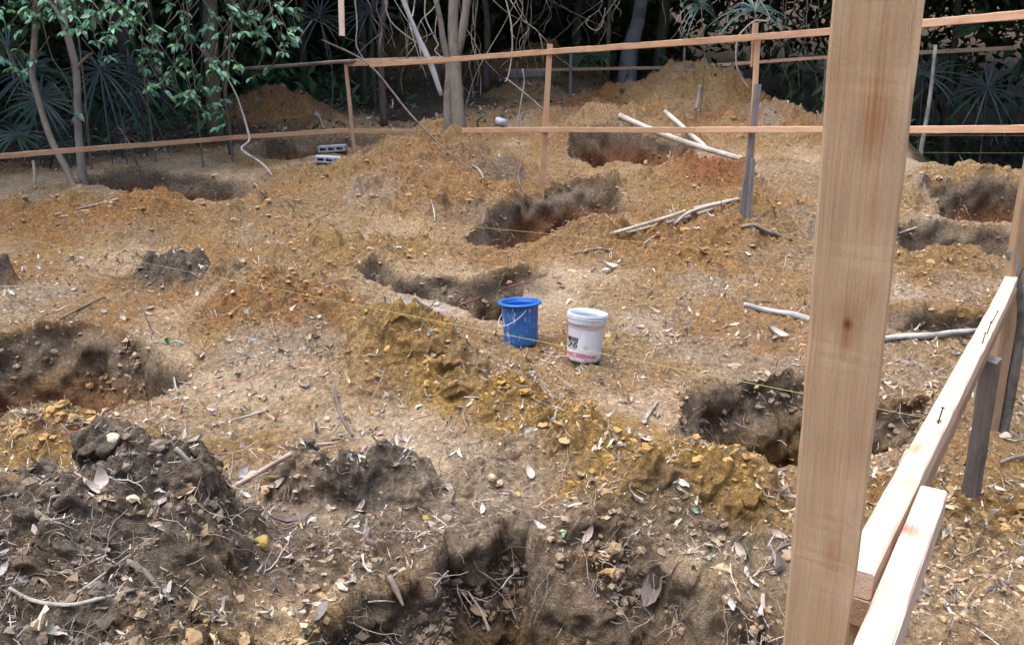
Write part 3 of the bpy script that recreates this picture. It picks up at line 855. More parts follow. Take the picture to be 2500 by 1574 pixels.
LEAF_SPOTS = [(930, 1062, 'pinkish brown'), (985, 1078, 'grey'), (2030, 1065, 0), (1218, 1130, 0), (1295, 1160, 0), (1165, 1225, 0), (1180, 1250, 0), (1565, 1345, 'pale'), (1590, 1380, 0), (1318, 1290, 'white'), (1320, 1320, 0),
              (1495, 1460, 0), (1620, 1440, 0), (590, 1160, 'white'), (635, 1190, 0), (600, 1215, 'white'), (680, 1190, 0), (640, 1255, 0), (700, 1240, 0), (560, 1195, 0), (760, 1345, 0), (745, 1480, 'grey'), (780, 1500, 0),
              (250, 1180, 0), (230, 1200, 'pale'), (205, 1060, 'white'), (1900, 1310, 0), (1790, 1480, 'white'), (1810, 1350, 0), (2380, 1210, 'pale'), (2440, 1205, 0), (2450, 1010, 0), (1895, 830, 0), (1700, 650, 0), (1840, 690, 0),
              (600, 765, 0), (570, 720, 'white'), (800, 700, 0), (360, 770, 0), (400, 690, 0), (180, 710, 0), (255, 765, 0), (300, 780, 'pale'), (880, 640, 0), (1240, 590, 0), (620, 830, 'white'), (560, 835, 0), (690, 860, 'pale'), (620, 875, 0),
              (1000, 870, 'pale'), (1210, 820, 0), (1050, 870, 0), (1410, 910, 0), (1290, 910, 0), (1520, 640, 0), (1700, 560, 0), (830, 1020, 0), (740, 940, 0), (650, 980, 0), (700, 1010, 0), (1440, 1310, 0), (1100, 1225, 0), (1390, 960, 0), (1690, 1000, 0), (1770, 870, 0), (1500, 870, 0), (1560, 800, 0)]
LEAF_COL = {'white': (.50, .475, .45), 'pale': (.46, .41, .34), 'grey': (.36, .32, .31), 'pinkish brown': (.33, .20, .17), 0: (.40, .33, .28)}
rl = np.random.default_rng(5)
for (u, v, c) in LEAF_SPOTS:
    p = G(u, v); z_, n_, *_ = surf(p[:1], p[1:2])
    n_ = n_[0] + .35 * rl.normal(size=3)
    ln = .04 + .05 * rl.random()
    t = np.clip(np.array(LEAF_COL[c]) * (1 + .15 * rl.normal()), .05, .7)
    o = one_leaf(p + [0, 0, .012], n_, ln, ln * (.34 + .2 * rl.random()), t, .25 + .3 * rl.random(), .2 + .5 * rl.random(), rl.random() * 6.28)
    nm = {'white': 'curled whitish dry leaf lying on the bare dug earth', 'pale': 'curled pale straw-coloured dry leaf lying on the earth',
          'grey': 'curled greyish dry leaf lying on the earth', 'pinkish brown': 'curled pinkish brown dry leaf lying on the pale trodden path', 0: 'curled grey-brown dry leaf lying on the dug earth'}[c]
    tag(o, nm, 'leaf', 'larger dry leaves on the dug earth')

GREEN_SPOTS = [(1695, 1252, 'oval blue-green fallen leaf on the yellow clods'), (1822, 1352, 'two-tone green and cream fallen leaf beside the tall foreground board'), (1420, 905, 'small bluish leaf in front of the blue bucket'),
               (955, 584, 'green fallen leaf on the slope left of the middle pit'), (1380, 1300, 'green leaf behind the pale stick at the near pit edge'), (2325, 1353, 'blue-green fallen leaf right of the short rail'), (300, 705, 'dark green fallen leaf on the orange earth')]
for u, v, lab in GREEN_SPOTS:
    p = G(u, v); n_ = surf(p[:1], p[1:2])[1][0]
    o = one_leaf(p + [0, 0, .010], n_ + .2 * rl.normal(size=3), .055, .03, (.17, .33, .27) if 'blue' in lab else (.16, .30, .14), .1, .2, rl.random() * 6.28, 'fallen_leaf')
    tag(o, lab, 'leaf')

def stone(u, v, size, col, label, squash=.7, seed=0, n=2):
    p = G(u, v); size *= .66; col = tuple(.82 * q for q in col)
    r = np.random.default_rng(seed + 50)
    import bmesh
    bm = bmesh.new(); bmesh.ops.create_icosphere(bm, subdivisions=3, radius=1)
    V = np.array([q.co[:] for q in bm.verts]); F = np.array([[w.index for w in f.verts] for f in bm.faces]); bm.free()
    sc = 1 + .35 * fbm(V[:, 0] * 1.3 + seed, V[:, 1] * 1.3, V[:, 2] * 1.3, octaves=3, seed=seed)
    V = V * sc[:, None] * size * np.array([1.1, .9, squash])
    for k in range(5):          # broken facets
        d = r.normal(size=3); d /= np.linalg.norm(d)
        h = V @ d; lim = size * (.50 + .2 * r.random())
        V = V - np.maximum(h - lim, 0)[:, None] * d * .85
    o = mesh_from('stone', V + p + [0, 0, size * .2], F, STONE, False, None, {'tint': ('FLOAT_COLOR', np.tile(col, (len(V), 1)))}, loc=p)
    return tag(o, label, 'stone')
PALE = (.58, .50, .38); YELL = (.50, .34, .11); WHT = (.62, .58, .52); TANS = (.42, .29, .17)
STONES = [(800, 1025, .030, PALE, 'pale cream stone beside the dead root on the trodden earth'), (640, 1330, .055, YELL, 'yellow ochre stone in front of the fallen pinkish branch'), (484, 1160, .034, PALE, 'pale stone behind the dark rooty heap'),
          (1065, 745, .038, PALE, 'cream stone at the front lip of the small pit'), (1480, 662, .05, WHT, 'white flat stone lying behind the two buckets'), (1045, 885, .04, YELL, 'ochre stone in the clod mound'), (1585, 1275, .018, PALE, 'small pale pebble on the yellow ridge'),
          (285, 1075, .045, PALE, 'cream stone on the near lip of the left pit'), (2270, 645, .07, TANS, 'tan boulder in the right-hand ledge pit'), (780, 775, .03, PALE, 'oval cream pebble on the orange slope'), (2455, 1065, .045, PALE, 'cream stone right of the dark stake'),
          (2395, 880, .035, PALE, 'pale stone between the grey log and the near rail'), (560, 1060, .02, WHT, 'small white pebble behind the dead root'), (1310, 875, .02, TANS, 'brown pebble left of the white bucket'), (455, 975, .03, PALE, 'pale stone at the corner of the left pit'),
          (800, 535, .05, TANS, 'tan clod-like stone on the middle slope'), (1580, 810, .035, TANS, 'tan stone behind the white bucket'), (1265, 1210, .028, YELL, 'ochre pebble at the foot of the yellow ridge'), (1040, 1265, .025, YELL, 'ochre pebble above the near pit'), (860, 610, .045, TANS, 'brown stone in the middle slope rubble'),
          (540, 1340, .02, PALE, 'small pale pebble left of the ochre stone'), (390, 720, .022, PALE, 'pale pebble left of the grey root clump'), (905, 1010, .022, YELL, 'ochre pebble below the clod mound')]
for i, (u, v, s_, c_, lab) in enumerate(STONES):
    stone(u, v, s_, c_, lab, .7, i)
# ------------------------------------------------------------------ timber
def board_geo(A, B, up, w, h, segs=24, wav=.0012, seed=0, chamfer=.0035, along0=0.0, end_cut=0.0):
    """rectangular timber from A to B; h measured along up, w across"""
    A = np.asarray(A, float); B = np.asarray(B, float)
    T = (B - A); Ln = np.linalg.norm(T); T /= Ln
    up = np.asarray(up, float); up = up - T * np.dot(up, T); up /= np.linalg.norm(up)
    side = np.cross(T, up)
    c = min(chamfer, w * .2, h * .2)
    prof = np.array([(-w / 2 + c, -h / 2), (w / 2 - c, -h / 2), (w / 2, -h / 2 + c), (w / 2, h / 2 - c), (w / 2 - c, h / 2), (-w / 2 + c, h / 2), (-w / 2, h / 2 - c), (-w / 2, -h / 2 + c)])
    n = segs + 1
    t = np.linspace(0, Ln, n)
    V = np.empty((n, 8, 3)); W = np.empty((n, 8, 3))
    jit = wav * vnoise(np.repeat(t[:, None], 8, 1) * 14 + seed * 3.1, np.tile(np.arange(8) * 1.7, (n, 1)), None, seed)
    bow = wav * 2.5 * vnoise(t * .9 + seed, t * 0 + seed, None, seed + 3)
    for k in range(8):
        px, py = prof[k]
        V[:, k] = A + T * t[:, None] + side * (px * (1 + jit[:, k] / max(w, h)) + bow)[:, None] + up * (py + jit[:, k] * np.sign(py) + bow * .6)[:, None]
        W[:, k] = np.stack([t + along0, np.full(n, px), np.full(n, py)], -1)
    V = V.reshape(-1, 3); W = W.reshape(-1, 3)
    i = np.arange(segs)[:, None] * 8; j = np.arange(8)[None]; q = (j + 1) % 8
    F4 = np.stack([i + j, i + 8 + j, i + 8 + q, i + q], -1).reshape(-1, 4)
    # end caps: own vertices, the grain shows end on
    e0 = V[:8]; e1 = V[-8:]
    nv = len(V)
    capw = np.stack([prof[:, 0] * 3, prof[:, 0], prof[:, 1]], -1) + 3
    V = np.vstack([V, e0, e0.mean(0), e1, e1.mean(0)])
    W = np.vstack([W, capw, capw.mean(0), capw, capw.mean(0)])
    s = np.arange(8); s2 = (s + 1) % 8
    F3 = np.vstack([np.stack([nv + s, nv + s2, np.full(8, nv + 8)], 1), np.stack([nv + 9 + s2, nv + 9 + s, np.full(8, nv + 17)], 1)])
    return V, F4, F3, W

def board(name, A, B, up, w, h, mat, root, rl_, seed=0, wav=.0012, segs=24, off=None, label=None):
    V, F4, F3, W = board_geo(A, B, up, w, h, segs, wav, seed)
    if off is None: off = np.array([seed * 1.37, seed * .211, seed * .173])
    o = mesh_from(name, V, [F4, F3], mat, False, root, {'wood_co': ('FLOAT_VECTOR', W + off)}, loc=rl_)
    if label: o['label'] = label
    return o

UP = (0, 0, 1)
# --- the near fence on the right: tall board, stacked rails, stakes, nails
r0 = P(2375, 1180, 3.0)
near_loc = np.array([r0[0], r0[1], hz(r0[0], r0[1])[0]])
near = empty('timber_fence', near_loc)
tag(near, 'pale new timber fence in the right foreground with one tall board and nailed level rails', 'fence')

# rails run level towards a point on the horizon at (2685, 265)
rd = ray(2685, 265); rdir = np.array([rd[0], rd[1], 0]); rdir /= np.linalg.norm(rdir)
rside = np.cross(rdir, UP)                    # to the right
zc = 1.40
eL = np.array([0, 0, CAM_H]) + ray(2058, 1379) * zc / 1.0
ztop = PZ(2058, 1379, eL[2])[2]
eL = PZ(2058, 1379, ztop); eR = PZ(2128, 1420, ztop)
rw = abs(np.dot(eR - eL, rside))
rh = .050
A = eL + rside * rw / 2 - np.array([0, 0, rh / 2])
rail_len = 5.2
RAILA, RAILW, RAILZ = A, rw, ztop
KN = ((1.62, .0, .05, .03, .8, (.42, .17, .10)),)
WOOD_RAIL = mat_wood('sawn_rail_timber', (.63, .46, .34), (.70, .55, .43), (.58, .34, .24), stain_amt=.55,
                     knots=((.62, -.012, .05, .022, .75, (.45, .18, .10)), (.43, .006, .04, .016, .55, (.47, .22, .13)), (1.15, 0, .05, .02, .5, (.48, .24, .15)), (1.7, .01, .05, .02, .5, (.48, .24, .15))))
board('rail', A, A + rdir * rail_len, UP, rw, rh, WOOD_RAIL, near, near_loc, 1, .0014, 60, off=np.zeros(3))
A2 = A - np.array([0, 0, rh + .0035]) - rdir * .004
board('rail', A2, A2 + rdir * rail_len, UP, rw * 1.03, rh, WOOD_DIM, near, near_loc, 2, .0014, 60)
# short doubled piece, on the right of the rail and slightly above it
zs = ztop + .004
s1 = PZ(2249, 1180, zs); s2 = PZ(2313, 1201, zs); b1 = PZ(2078, 1574, zs); b2 = PZ(2186, 1574, zs)
far_c = (s1 + s2) / 2; near_c = (b1 + b2) / 2
sdir = (far_c - near_c); sdir[2] = 0; sdir /= np.linalg.norm(sdir)
sw = abs(np.dot(s2 - s1, np.cross(sdir, UP)))
sA = far_c - sdir * 1.15 - np.array([0, 0, .036]); sB = far_c - np.array([0, 0, .036])
WOOD_SHORT = mat_wood('sawn_offcut_timber', (.63, .48, .37), (.70, .57, .46), (.60, .36, .27), stain_amt=.5, knots=((.93, -.018, .035, .025, .95, (.30, .10, .07)), (.925, .008, .03, .03, .5, (.5, .25, .16))))
board('short_rail', sA, sB, UP, sw, .072, WOOD_SHORT, near, near_loc, 3, .0016, 30, off=np.zeros(3), label='short pale rail piece with a dark knot')
# tall board in front
t1 = (P(2045, 0, 1.0) + P(2250, 0, 1.0)) / 2
b1_ = (P(1905, 1574, 1.17) + P(2054, 1574, 1.17)) / 2
pdir = (t1 - b1_) / np.linalg.norm(t1 - b1_)
ptop = t1 + pdir * .45; pbot = b1_ - pdir * .0
pbot = b1_ - pdir * ((b1_[2] - hz(b1_[0], b1_[1])[0] + .25) / pdir[2])
pw = .098
facing = np.array([-.48, -1, 0])
def post_u(vpx, upx):      # where a photograph position falls on the tall board: (along, across)
    r = ray(upx, vpx); o = np.array([0, 0, CAM_H]); nrm = -np.cross(pdir, np.cross(facing, pdir)); nrm /= np.linalg.norm(nrm)
    q = b1_ - nrm * 0.02
    t = np.dot(q - o, nrm) / np.dot(r, nrm); p = o + r * t
    sd = np.cross(pdir, np.asarray(facing) - pdir * np.dot(facing, pdir)); sd /= np.linalg.norm(sd)
    return float(np.dot(p - pbot, pdir)), float(np.dot(p - pbot, sd))
kp = []
for (u, v, rx, ry, amt, col) in [(2138, 285, .055, .020, .65, (.36, .15, .05)), (2128, 330, .05, .016, .35, (.40, .18, .07)), (2063, 778, .036, .022, .55, (.40, .18, .08)), (2062, 790, .010, .007, 1.0, (.10, .03, .02)), (2058, 825, .03, .009, .6, (.36, .12, .05)),
                                 (2130, 510, .05, .016, .35, (.44, .22, .10)), (2030, 590, .06, .014, .35, (.43, .22, .12)), (2120, 715, .03, .010, .45, (.44, .20, .09)), (2020, 1340, .05, .014, .45, (.40, .17, .08)), (1990, 1170, .09, .02, .3, (.44, .22, .13)), (2085, 1060, .09, .010, .35, (.42, .20, .11)), (2040, 430, .14, .018, .25, (.44, .22, .12))]:
    a_, c_ = post_u(v, u); kp.append((a_, c_, rx, ry, amt, col))
WOOD_POST = mat_wood('sawn_board_timber', (.53, .37, .225), (.62, .455, .30), (.46, .265, .135), stain_amt=.6, knots=kp)
board('post', pbot, ptop, facing, pw, .040, WOOD_POST, near, near_loc, 4, .0026, 120, off=np.zeros(3), label='tall wide pinkish-tan sawn board with knots')
# stakes
def ground_below(p, extra=.25):
    return hz(p[0], p[1])[0] - extra
sp1 = P(2375, 1178, 3.0)
top1 = RAILA + rdir * 1.92 + rside * .040; top1[2] = ztop - .108
board('stake', sp1 - np.array([0, 0, .2]), top1, (-.8, -.6, 0), .055, .045, WOOD_OLD, near, near_loc, 5, .003, 18)
tp2 = P(2470, 612, 3.75)
bt2 = P(2488, 815, 3.75)
part = Part(); add_tube(part, [bt2 - np.array([0, 0, .7]), bt2, tp2], [.027, .027, .027], 10, 8, .08, 3); part.build('stake', BARK_DARK if False else mat_bark('old_post_wood', (.13, .115, .10), (.20, .185, .17), (.07, .06, .055), 2), near, near_loc, True)
tp3a = P(2525, 379, 3.75); tp3b = P(2482, 615, 3.75)
tp3 = tp3a + (tp3a - tp3b) * 1.2
board('post', np.array([tp3b[0], tp3b[1], ground_below(tp3b)]), tp3, (.2, -1, 0), .085, .045, WOOD_DIM, near, near_loc, 6, .002, 20)
# a thin stake under the double rail end
q = P(2058, 1530, 1.27); q = A2 + rdir * .03
board('stake', np.array([q[0] + .0, q[1], ground_below(q)]), q - np.array([0, 0, rh / 2]), (-.8, -.6, 0), .02, .02, WOOD_DIM, near, near_loc, 7, .002, 8)
# nails bent over on the rail
def nail(base, tip):
    pt = Part()
    base = np.asarray(base); tip = np.asarray(tip)
    d = (tip - base) / np.linalg.norm(tip - base)
    add_tube(pt, [base - d * .01, tip], [.0019, .0019], 8, 4)
    add_tube(pt, [tip - d * .001, tip + d * .0018], [.0045, .0045], 10, 2)
    pt.build('nail', NAIL, near, near_loc, True)
def on_rail(u, v):
    return PZ(u, v, ztop + .0005)
for (ub, vb, ut, vt) in [(2290, 1033, 2302, 995), (2398, 838, 2406, 813), (2410, 815, 2420, 785), (2420, 790, 2436, 760), (2488, 676, 2498, 655)]:
    b_ = on_rail(ub, vb)
    tp = P(ut, vt, b_[1] + .004)
    nail(b_, tp)

# --- middle fence: level rail, sloping top rail, posts of spliced battens
YB = G(1325, 468)[1]; YC = G(1822, 516)[1]
def YF(u): return YB + (YC - YB) * (u - 1330) / 500.0
mb = G(1325, 468); mid_loc = np.array([mb[0], mb[1], mb[2]])
mid = empty('timber_fence', mid_loc)
tag(mid, 'long orange-tan timber fence across the middle with level lower and rising top rail', 'fence')
def rail_px(root, rloc, u0, v0, u1, v1, Y0, Y1, h, t, mat, seed, name='rail', up=UP, segs=40, wav=.003):
    return board(name, P(u0, v0, Y0), P(u1, v1, Y1), up, t, h, mat, root, rloc, seed, wav, segs)
rail_px(mid, mid_loc, 1128, 318, 1700, 318, YF(1128), YF(1700), .056, .025, WOOD_RED, 11)
rail_px(mid, mid_loc, 1700.5, 318, 2620, 315.5, YF(1700.5), YF(2620), .056, .025, WOOD_NEW, 12)
rail_px(mid, mid_loc, 905, 160, 1428, 121, YF(905), YF(1428), .058, .025, WOOD_RED, 13)
rail_px(mid, mid_loc, 1428.5, 121, 2050, 75, YF(1428), YF(2050), .060, .025, WOOD_RED, 14)
rail_px(mid, mid_loc, 2050.5, 75, 2640, 24, YF(2050), YF(2640), .060, .025, WOOD_NEW, 15)
def post_px(root, rloc, ut, vt, ub, vb, Y, w, d, mat, seed, name='post', sink=.3, dy=0.0):
    a = P(ut, vt, Y + dy); b = P(ub, vb, Y + dy)
    dd = (b - a); zg = hz(b[0], b[1])[0] - sink
    if zg < b[2] and sink > 0: b = a + dd * ((zg - a[2]) / dd[2])
    return board(name, a, b, (0, -1, 0), w, d, mat, root, rloc, seed, .002, 16)
post_px(mid, mid_loc, 1343, 108, 1322, 470, YB, .062, .04, WOOD_RED, 21, dy=-.036)
post_px(mid, mid_loc, 1333, 300, 1318, 467, YB, .035, .03, WOOD_OLD, 22, dy=.002)
post_px(mid, mid_loc, 1844, 56, 1838, 164, YC, .050, .03, WOOD_RED, 23, sink=0, dy=-.032)
post_px(mid, mid_loc, 1850, 100, 1833, 420, YC, .048, .03, WOOD_NEW, 24, sink=0, dy=-.066)
post_px(mid, mid_loc, 1852, 206, 1812, 518, YC, .058, .035, WOOD_OLD, 25, dy=-.10)
post_px(mid, mid_loc, 1838, 388, 1828, 518, YC, .042, .03, WOOD_OLD, 26, dy=-.135)

# --- left fence
lb = P(858, 312, 11.4); left_loc = np.array([lb[0], lb[1], hz(lb[0], lb[1])[0]])
left = empty('timber_fence', left_loc)
tag(left, 'thin timber fence at the left forest edge with a low rail and dark pole rail', 'fence')
rail_px(left, left_loc, -80, 388, 560, 337, 8.6, 10.6, .058, .025, WOOD_RED, 31)
rail_px(left, left_loc, 560.3, 337, 850, 318, 10.6, 11.4, .058, .025, WOOD_RED, 32)
rail_px(left, left_loc, 850, 320, 1095, 321, 11.4, 10.9, .058, .025, WOOD_DIM, 33)
rail_px(left, left_loc, 848, 156, 1095, 148, 11.4, 10.9, .075, .025, WOOD_RED, 34)
post_px(left, left_loc, 843, 146, 860, 316, 11.4, .05, .035, WOOD_DIM, 35, dy=-.03)
pt = Part(); add_tube(pt, [P(576, 169, 11.2), P(700, 161, 11.25), P(850, 150, 11.35), P(1085, 143, 11.4)], [.022, .026, .03], 7, 14, .15, 2); pt.build('pole_rail', BARK, left, left_loc, True)

# --- back fence behind the mounds
bb = P(1728, 180, 15.3); back_loc = np.array([bb[0], bb[1], hz(bb[0], bb[1])[0]])
back = empty('timber_fence', back_loc)
tag(back, 'farthest thin timber fence at the forest edge behind the earth mounds', 'fence')
rail_px(back, back_loc, 1235, 172, 1650, 166, 16.6, 15.6, .055, .03, WOOD_DIM, 41)
rail_px(back, back_loc, 1650.3, 166, 2040, 139, 15.6, 14.6, .055, .03, WOOD_NEW, 42)
rail_px(back, back_loc, 2040.3, 139, 2482, 118, 14.6, 14.0, .065, .03, WOOD_DIM, 43)
for i, (ut, vt, ub, vb, Y, w, m_) in enumerate([(1394, 132, 1393, 182, 16.2, .05, WOOD_OLD), (1672, 118, 1668, 188, 15.4, .035, WOOD_OLD), (1667, 150, 1664, 188, 15.4, .035, WOOD_OLD), (1789, 152, 1786, 218, 15.0, .06, WOOD_OLD), (2018, 145, 2008, 282, 14.5, .05, WOOD_OLD), (1262, 150, 1262, 190, 16.4, .03, WOOD_OLD)]):
    post_px(back, back_loc, ut, vt, ub, vb, Y, w, .03, m_, 50 + i, dy=-.04)
pt = Part(); add_tube(pt, [P(2284, 110, 13.9), P(2270, 240, 13.9), P(2244, 392, 13.9), P(2236, 440, 13.9) - np.array([0, 0, .5])], [.03, .034, .04, .045], 8, 12, .12, 4); pt.build('pole_post', POLE, back, back_loc, True)
gb = rail_px(None, None, 1255, 183, 1432, 177, 17.2, 16.6, .16, .02, WOOD_OLD, 61, name='grey_board') if False else None
V, F4, F3, W = board_geo(P(1245, 180, 16.75), P(1336, 176, 16.5), UP, .02, .15, 12, .003, 3)
gbo = mesh_from('grey_board', V, [F4, F3], mat_plain('weathered_grey_board', (.30, .31, .33), .8, .2, 12), False, None, {'wood_co': ('FLOAT_VECTOR', W)}, loc=P(1290, 180, 16.6))
tag(gbo, 'grey weathered board standing on edge below the farthest rail', 'board')
# --- loose batten hanging down from the branches at the top edge
ha = P(836, -70, 9.5); hb = P(836, 88, 9.5)
V, F4, F3, W = board_geo(hb, ha + np.array([0, 0, .9]), (0, -1, 0), .062, .03, 20, .002, 8)
hbo = mesh_from('hanging_batten', V, [F4, F3], WOOD_PALE, False, None, {'wood_co': ('FLOAT_VECTOR', W + 2.7)}, loc=hb)
tag(hbo, 'pale batten hanging straight down at the top edge in front of the dark forest', 'batten')

# --- setting-out strings
def string_line(p0, p1, label, rad=.0016, sag=.01, mat=STRING, name='string_line', group=None):
    n = 24; t = np.linspace(0, 1, n)[:, None]
    C = p0 * (1 - t) + p1 * t; C[:, 2] -= (4 * t * (1 - t) * sag)[:, 0]
    pt = Part(); add_tube(pt, C, [rad], 5)
    return tag(pt.build(name, mat, None, C[0], True), label, 'string', group)
sA_ = on_rail(2292, 1030) + np.array([0, 0, .004])
string_line(sA_, P(-120, 548, 7.2), 'nearer yellow string running from a nail on the near rail past both buckets', .0009, .0)
string_line(on_rail(2472, 675), P(190, 465, 8.3), 'farther yellow string crossing the middle pit behind the buckets', .0011, .0)
# loop round the nail
pt = Part(); th = np.linspace(0, 4 * math.pi, 26); b_ = on_rail(2292, 1030)
for i in range(1):
    add_tube(pt, np.stack([b_[0] + .005 * np.cos(th), b_[1] + .005 * np.sin(th), b_[2] + .002 + .0004 * th], -1), [.0012], 5)
lp = pt.build('string_loop', STRING, None, b_, True); tag(lp, 'end of yellow string wound round the nearest nail on the rail', 'string')
string_line(P(1900, 369, 8.9), P(2600, 374, 8.9), 'upper thin string stretched below the middle rail on the right', .0009, .005, RED_STRING if False else STRING)
string_line(P(1900, 413, 8.6), P(2600, 420, 8.6), 'lower thin string stretched below the middle rail on the right', .0009, .005)
string_line(P(2000, 329, 8.75), P(2600, 331, 8.75), 'thin string stretched close under the middle rail on the right', .0009, .003)
# red string on the ground of the left pit lip
C = np.array([G(u, v) + [0, 0, .006] for u, v in [(150, 1060), (240, 1045), (310, 1020), (380, 1000), (460, 972), (540, 940), (640, 915), (760, 890)]])
pt = Part(); add_tube(pt, C, [.0016], 5, 40)
tag(pt.build('red_string', RED_STRING, None, C[0], True), 'faded red string lying along the lip of the left pit', 'string')
C = np.array([G(u, v) + [0, 0, .02] for u, v in [(1120, 752), (1180, 728), (1240, 706), (1300, 692)]])
pt = Part(); add_tube(pt, C, [.004], 5, 14, .2)
tag(pt.build('red_root', mat_plain('red_root_bark', (.33, .10, .06), .8), None, C[0], True), 'thin reddish root stretched across the small pit behind the blue bucket', 'root')
# ------------------------------------------------------------------ buckets
def lathe(part, prof, n=64, closed=False, **kw):
    """prof: (r, z) list"""
    prof = np.asarray(prof, float); m = len(prof)
    th = np.arange(n) / n * 2 * math.pi
    V = np.stack([prof[:, None, 0] * np.cos(th), prof[:, None, 0] * np.sin(th), np.repeat(prof[:, 1:2], n, 1)], -1).reshape(-1, 3)
    i = np.arange(m - 1)[:, None] * n; j = np.arange(n)[None]; k = (j + 1) % n
    F = np.stack([i + j, i + k, i + n + k, i + n + j], -1).reshape(-1, 4)
    part.add(V, F, **kw)

def place(root, p, tilt_x=0, tilt_y=0, rz=0):
    root.location = p; root.rotation_euler = (tilt_x, tilt_y, rz)

def mat_bucket_blue():
    m, nt, b = new_mat('blue_plastic')
    co = N(nt, 'ShaderNodeTexCoord').outputs['Object']
    mp = N(nt, 'ShaderNodeMapping'); mp.inputs['Scale'].default_value = (42, 42, 11); mp.inputs['Rotation'].default_value = (0, .15, 0); L(nt, co, mp.inputs[0])
    s = noise_node(nt, mp.outputs[0], 1.0, 3, .6)
    mp2 = N(nt, 'ShaderNodeMapping'); mp2.inputs['Scale'].default_value = (90, 90, 60); L(nt, co, mp2.inputs[0])
    s2 = noise_node(nt, mp2.outputs[0], 1.0, 2, .5)
    d = noise_node(nt, co, 14, 4, .65)
    c = mix_col(nt, maprange(nt, d, .35, .7, 0, .55), (.018, .115, .38), (.06, .15, .33))
    c = mix_col(nt, maprange(nt, s, .60, .65, 0, .8), c, (.45, .50, .58))
    c = mix_col(nt, maprange(nt, s2, .66, .71, 0, .7), c, (.45, .48, .52))
    L(nt, c, b.inputs['Base Color']); b.inputs['Roughness'].default_value = .42; b.inputs['Specular IOR Level'].default_value = .4
    return m

def mat_bucket_white():
    m, nt, b = new_mat('white_plastic')
    co = N(nt, 'ShaderNodeTexCoord').outputs['Object']
    sep = N(nt, 'ShaderNodeSeparateXYZ'); L(nt, co, sep.inputs[0])
    mp = N(nt, 'ShaderNodeMapping'); mp.inputs['Scale'].default_value = (60, 60, 9); L(nt, co, mp.inputs[0])
    s = noise_node(nt, mp.outputs[0], 1.0, 4, .65)
    d = noise_node(nt, co, 22, 4, .7)
    c = mix_col(nt, maprange(nt, s, .5, .75, 0, .5), (.66, .68, .72), (.46, .46, .47))
    # dried mud near the base
    low = N(nt, 'ShaderNodeMath', operation='MULTIPLY'); L(nt, maprange(nt, sep.outputs['Z'], .012, .055, 1, 0), low.inputs[0]); L(nt, maprange(nt, d, .42, .6, 0, 1), low.inputs[1])
    c = mix_col(nt, low.outputs[0], c, (.36, .29, .21))
    c = mix_col(nt, maprange(nt, d, .64, .74, 0, .5), c, (.40, .35, .29))
    L(nt, c, b.inputs['Base Color']); b.inputs['Roughness'].default_value = .45
    return m

BLUE = mat_bucket_blue(); WHITE = mat_bucket_white()
HANDLE = mat_plain('pale_wire', (.60, .61, .62), .45, .1, 60)
DULLWIRE = mat_plain('dull_wire', (.20, .20, .20), .5, .2, 60, .4, .5)

gp = G(1272, 838); zc_ = gp[1] * CP + (CAM_H - gp[2]) * SP
k_ = zc_ / FPX                                           # metres per photograph pixel at the bucket
H = 101 * k_ / math.cos(math.radians(16))
R0, R1, RR = 41 * k_, 45 * k_, 52.5 * k_
bl = empty('blue_bucket', (0, 0, 0)); tag(bl, 'blue plastic bucket splashed with white paint, standing on the dug earth', 'bucket')
pt = Part()
zz = np.linspace(0, 1, 12)
outer = [(R0 * .2, .004), (R0 * .9, .003), (R0 * .97, .006), (R0, .018)] + [(R0 + (R1 - R0) * t, .018 + (H - .03) * t) for t in zz[1:]]
inner = [(R1 - .004, H - .012)] + [(R0 - .004 + (R1 - R0) * t, .018 + (H - .03) * t) for t in zz[::-1]] + [(R0 * .2, .010), (0.0005, .010)]
lathe(pt, [(0.0005, .004)] + outer); body_b = pt
body_b.build('body', BLUE, bl, None, True)
pt = Part(); lathe(pt, inner); pt.build('inside', mat_plain('blue_plastic_inside', (.010, .10, .42), .45, .15, 20), bl, None, True)
pt = Part(); lathe(pt, [(R1 - .004, H - .012), (R1 - .003, H + .001), (R1 + .004, H + .004), (RR - .004, H + .002), (RR, H - .003), (RR - .001, H - .012), (RR - .004, H - .013), (RR - .005, H - .006), (R1, H - .006), (R1 - .001, H - .013)])
pt.build('rim', mat_plain('blue_plastic_rim', (.016, .13, .46), .4, .25, 60), bl, None, True)
# handle fallen to the left front: an arc pinned on the right front and the left back of the wall
pt = Part()
pa = np.array([-.005, -R1 - .003, H - .028]); 
arc = []
aa, bb_ = np.array([.03, -R1 * .97 - .004, H - .030]), np.array([-R1 * .95, .075, H - .05])
for t in np.linspace(0, 1, 26):
    ang = math.radians(-72 - 170 * t)          # sweeps round the left side of the wall
    rr_ = R1 + .008 + .016 * math.sin(math.pi * t)
    dz = -.115 * math.sin(math.pi * min(1, t * 1.0)) ** .9
    arc.append([rr_ * math.cos(ang), rr_ * math.sin(ang), H - .030 + dz])
add_tube(pt, arc, [.0026], 8, 40); pt.build('handle', HANDLE, bl, None, True)
place(bl, (gp[0], gp[1], hz(gp[0], gp[1])[0] - .004), math.radians(-1.5), math.radians(-1.8), 0)

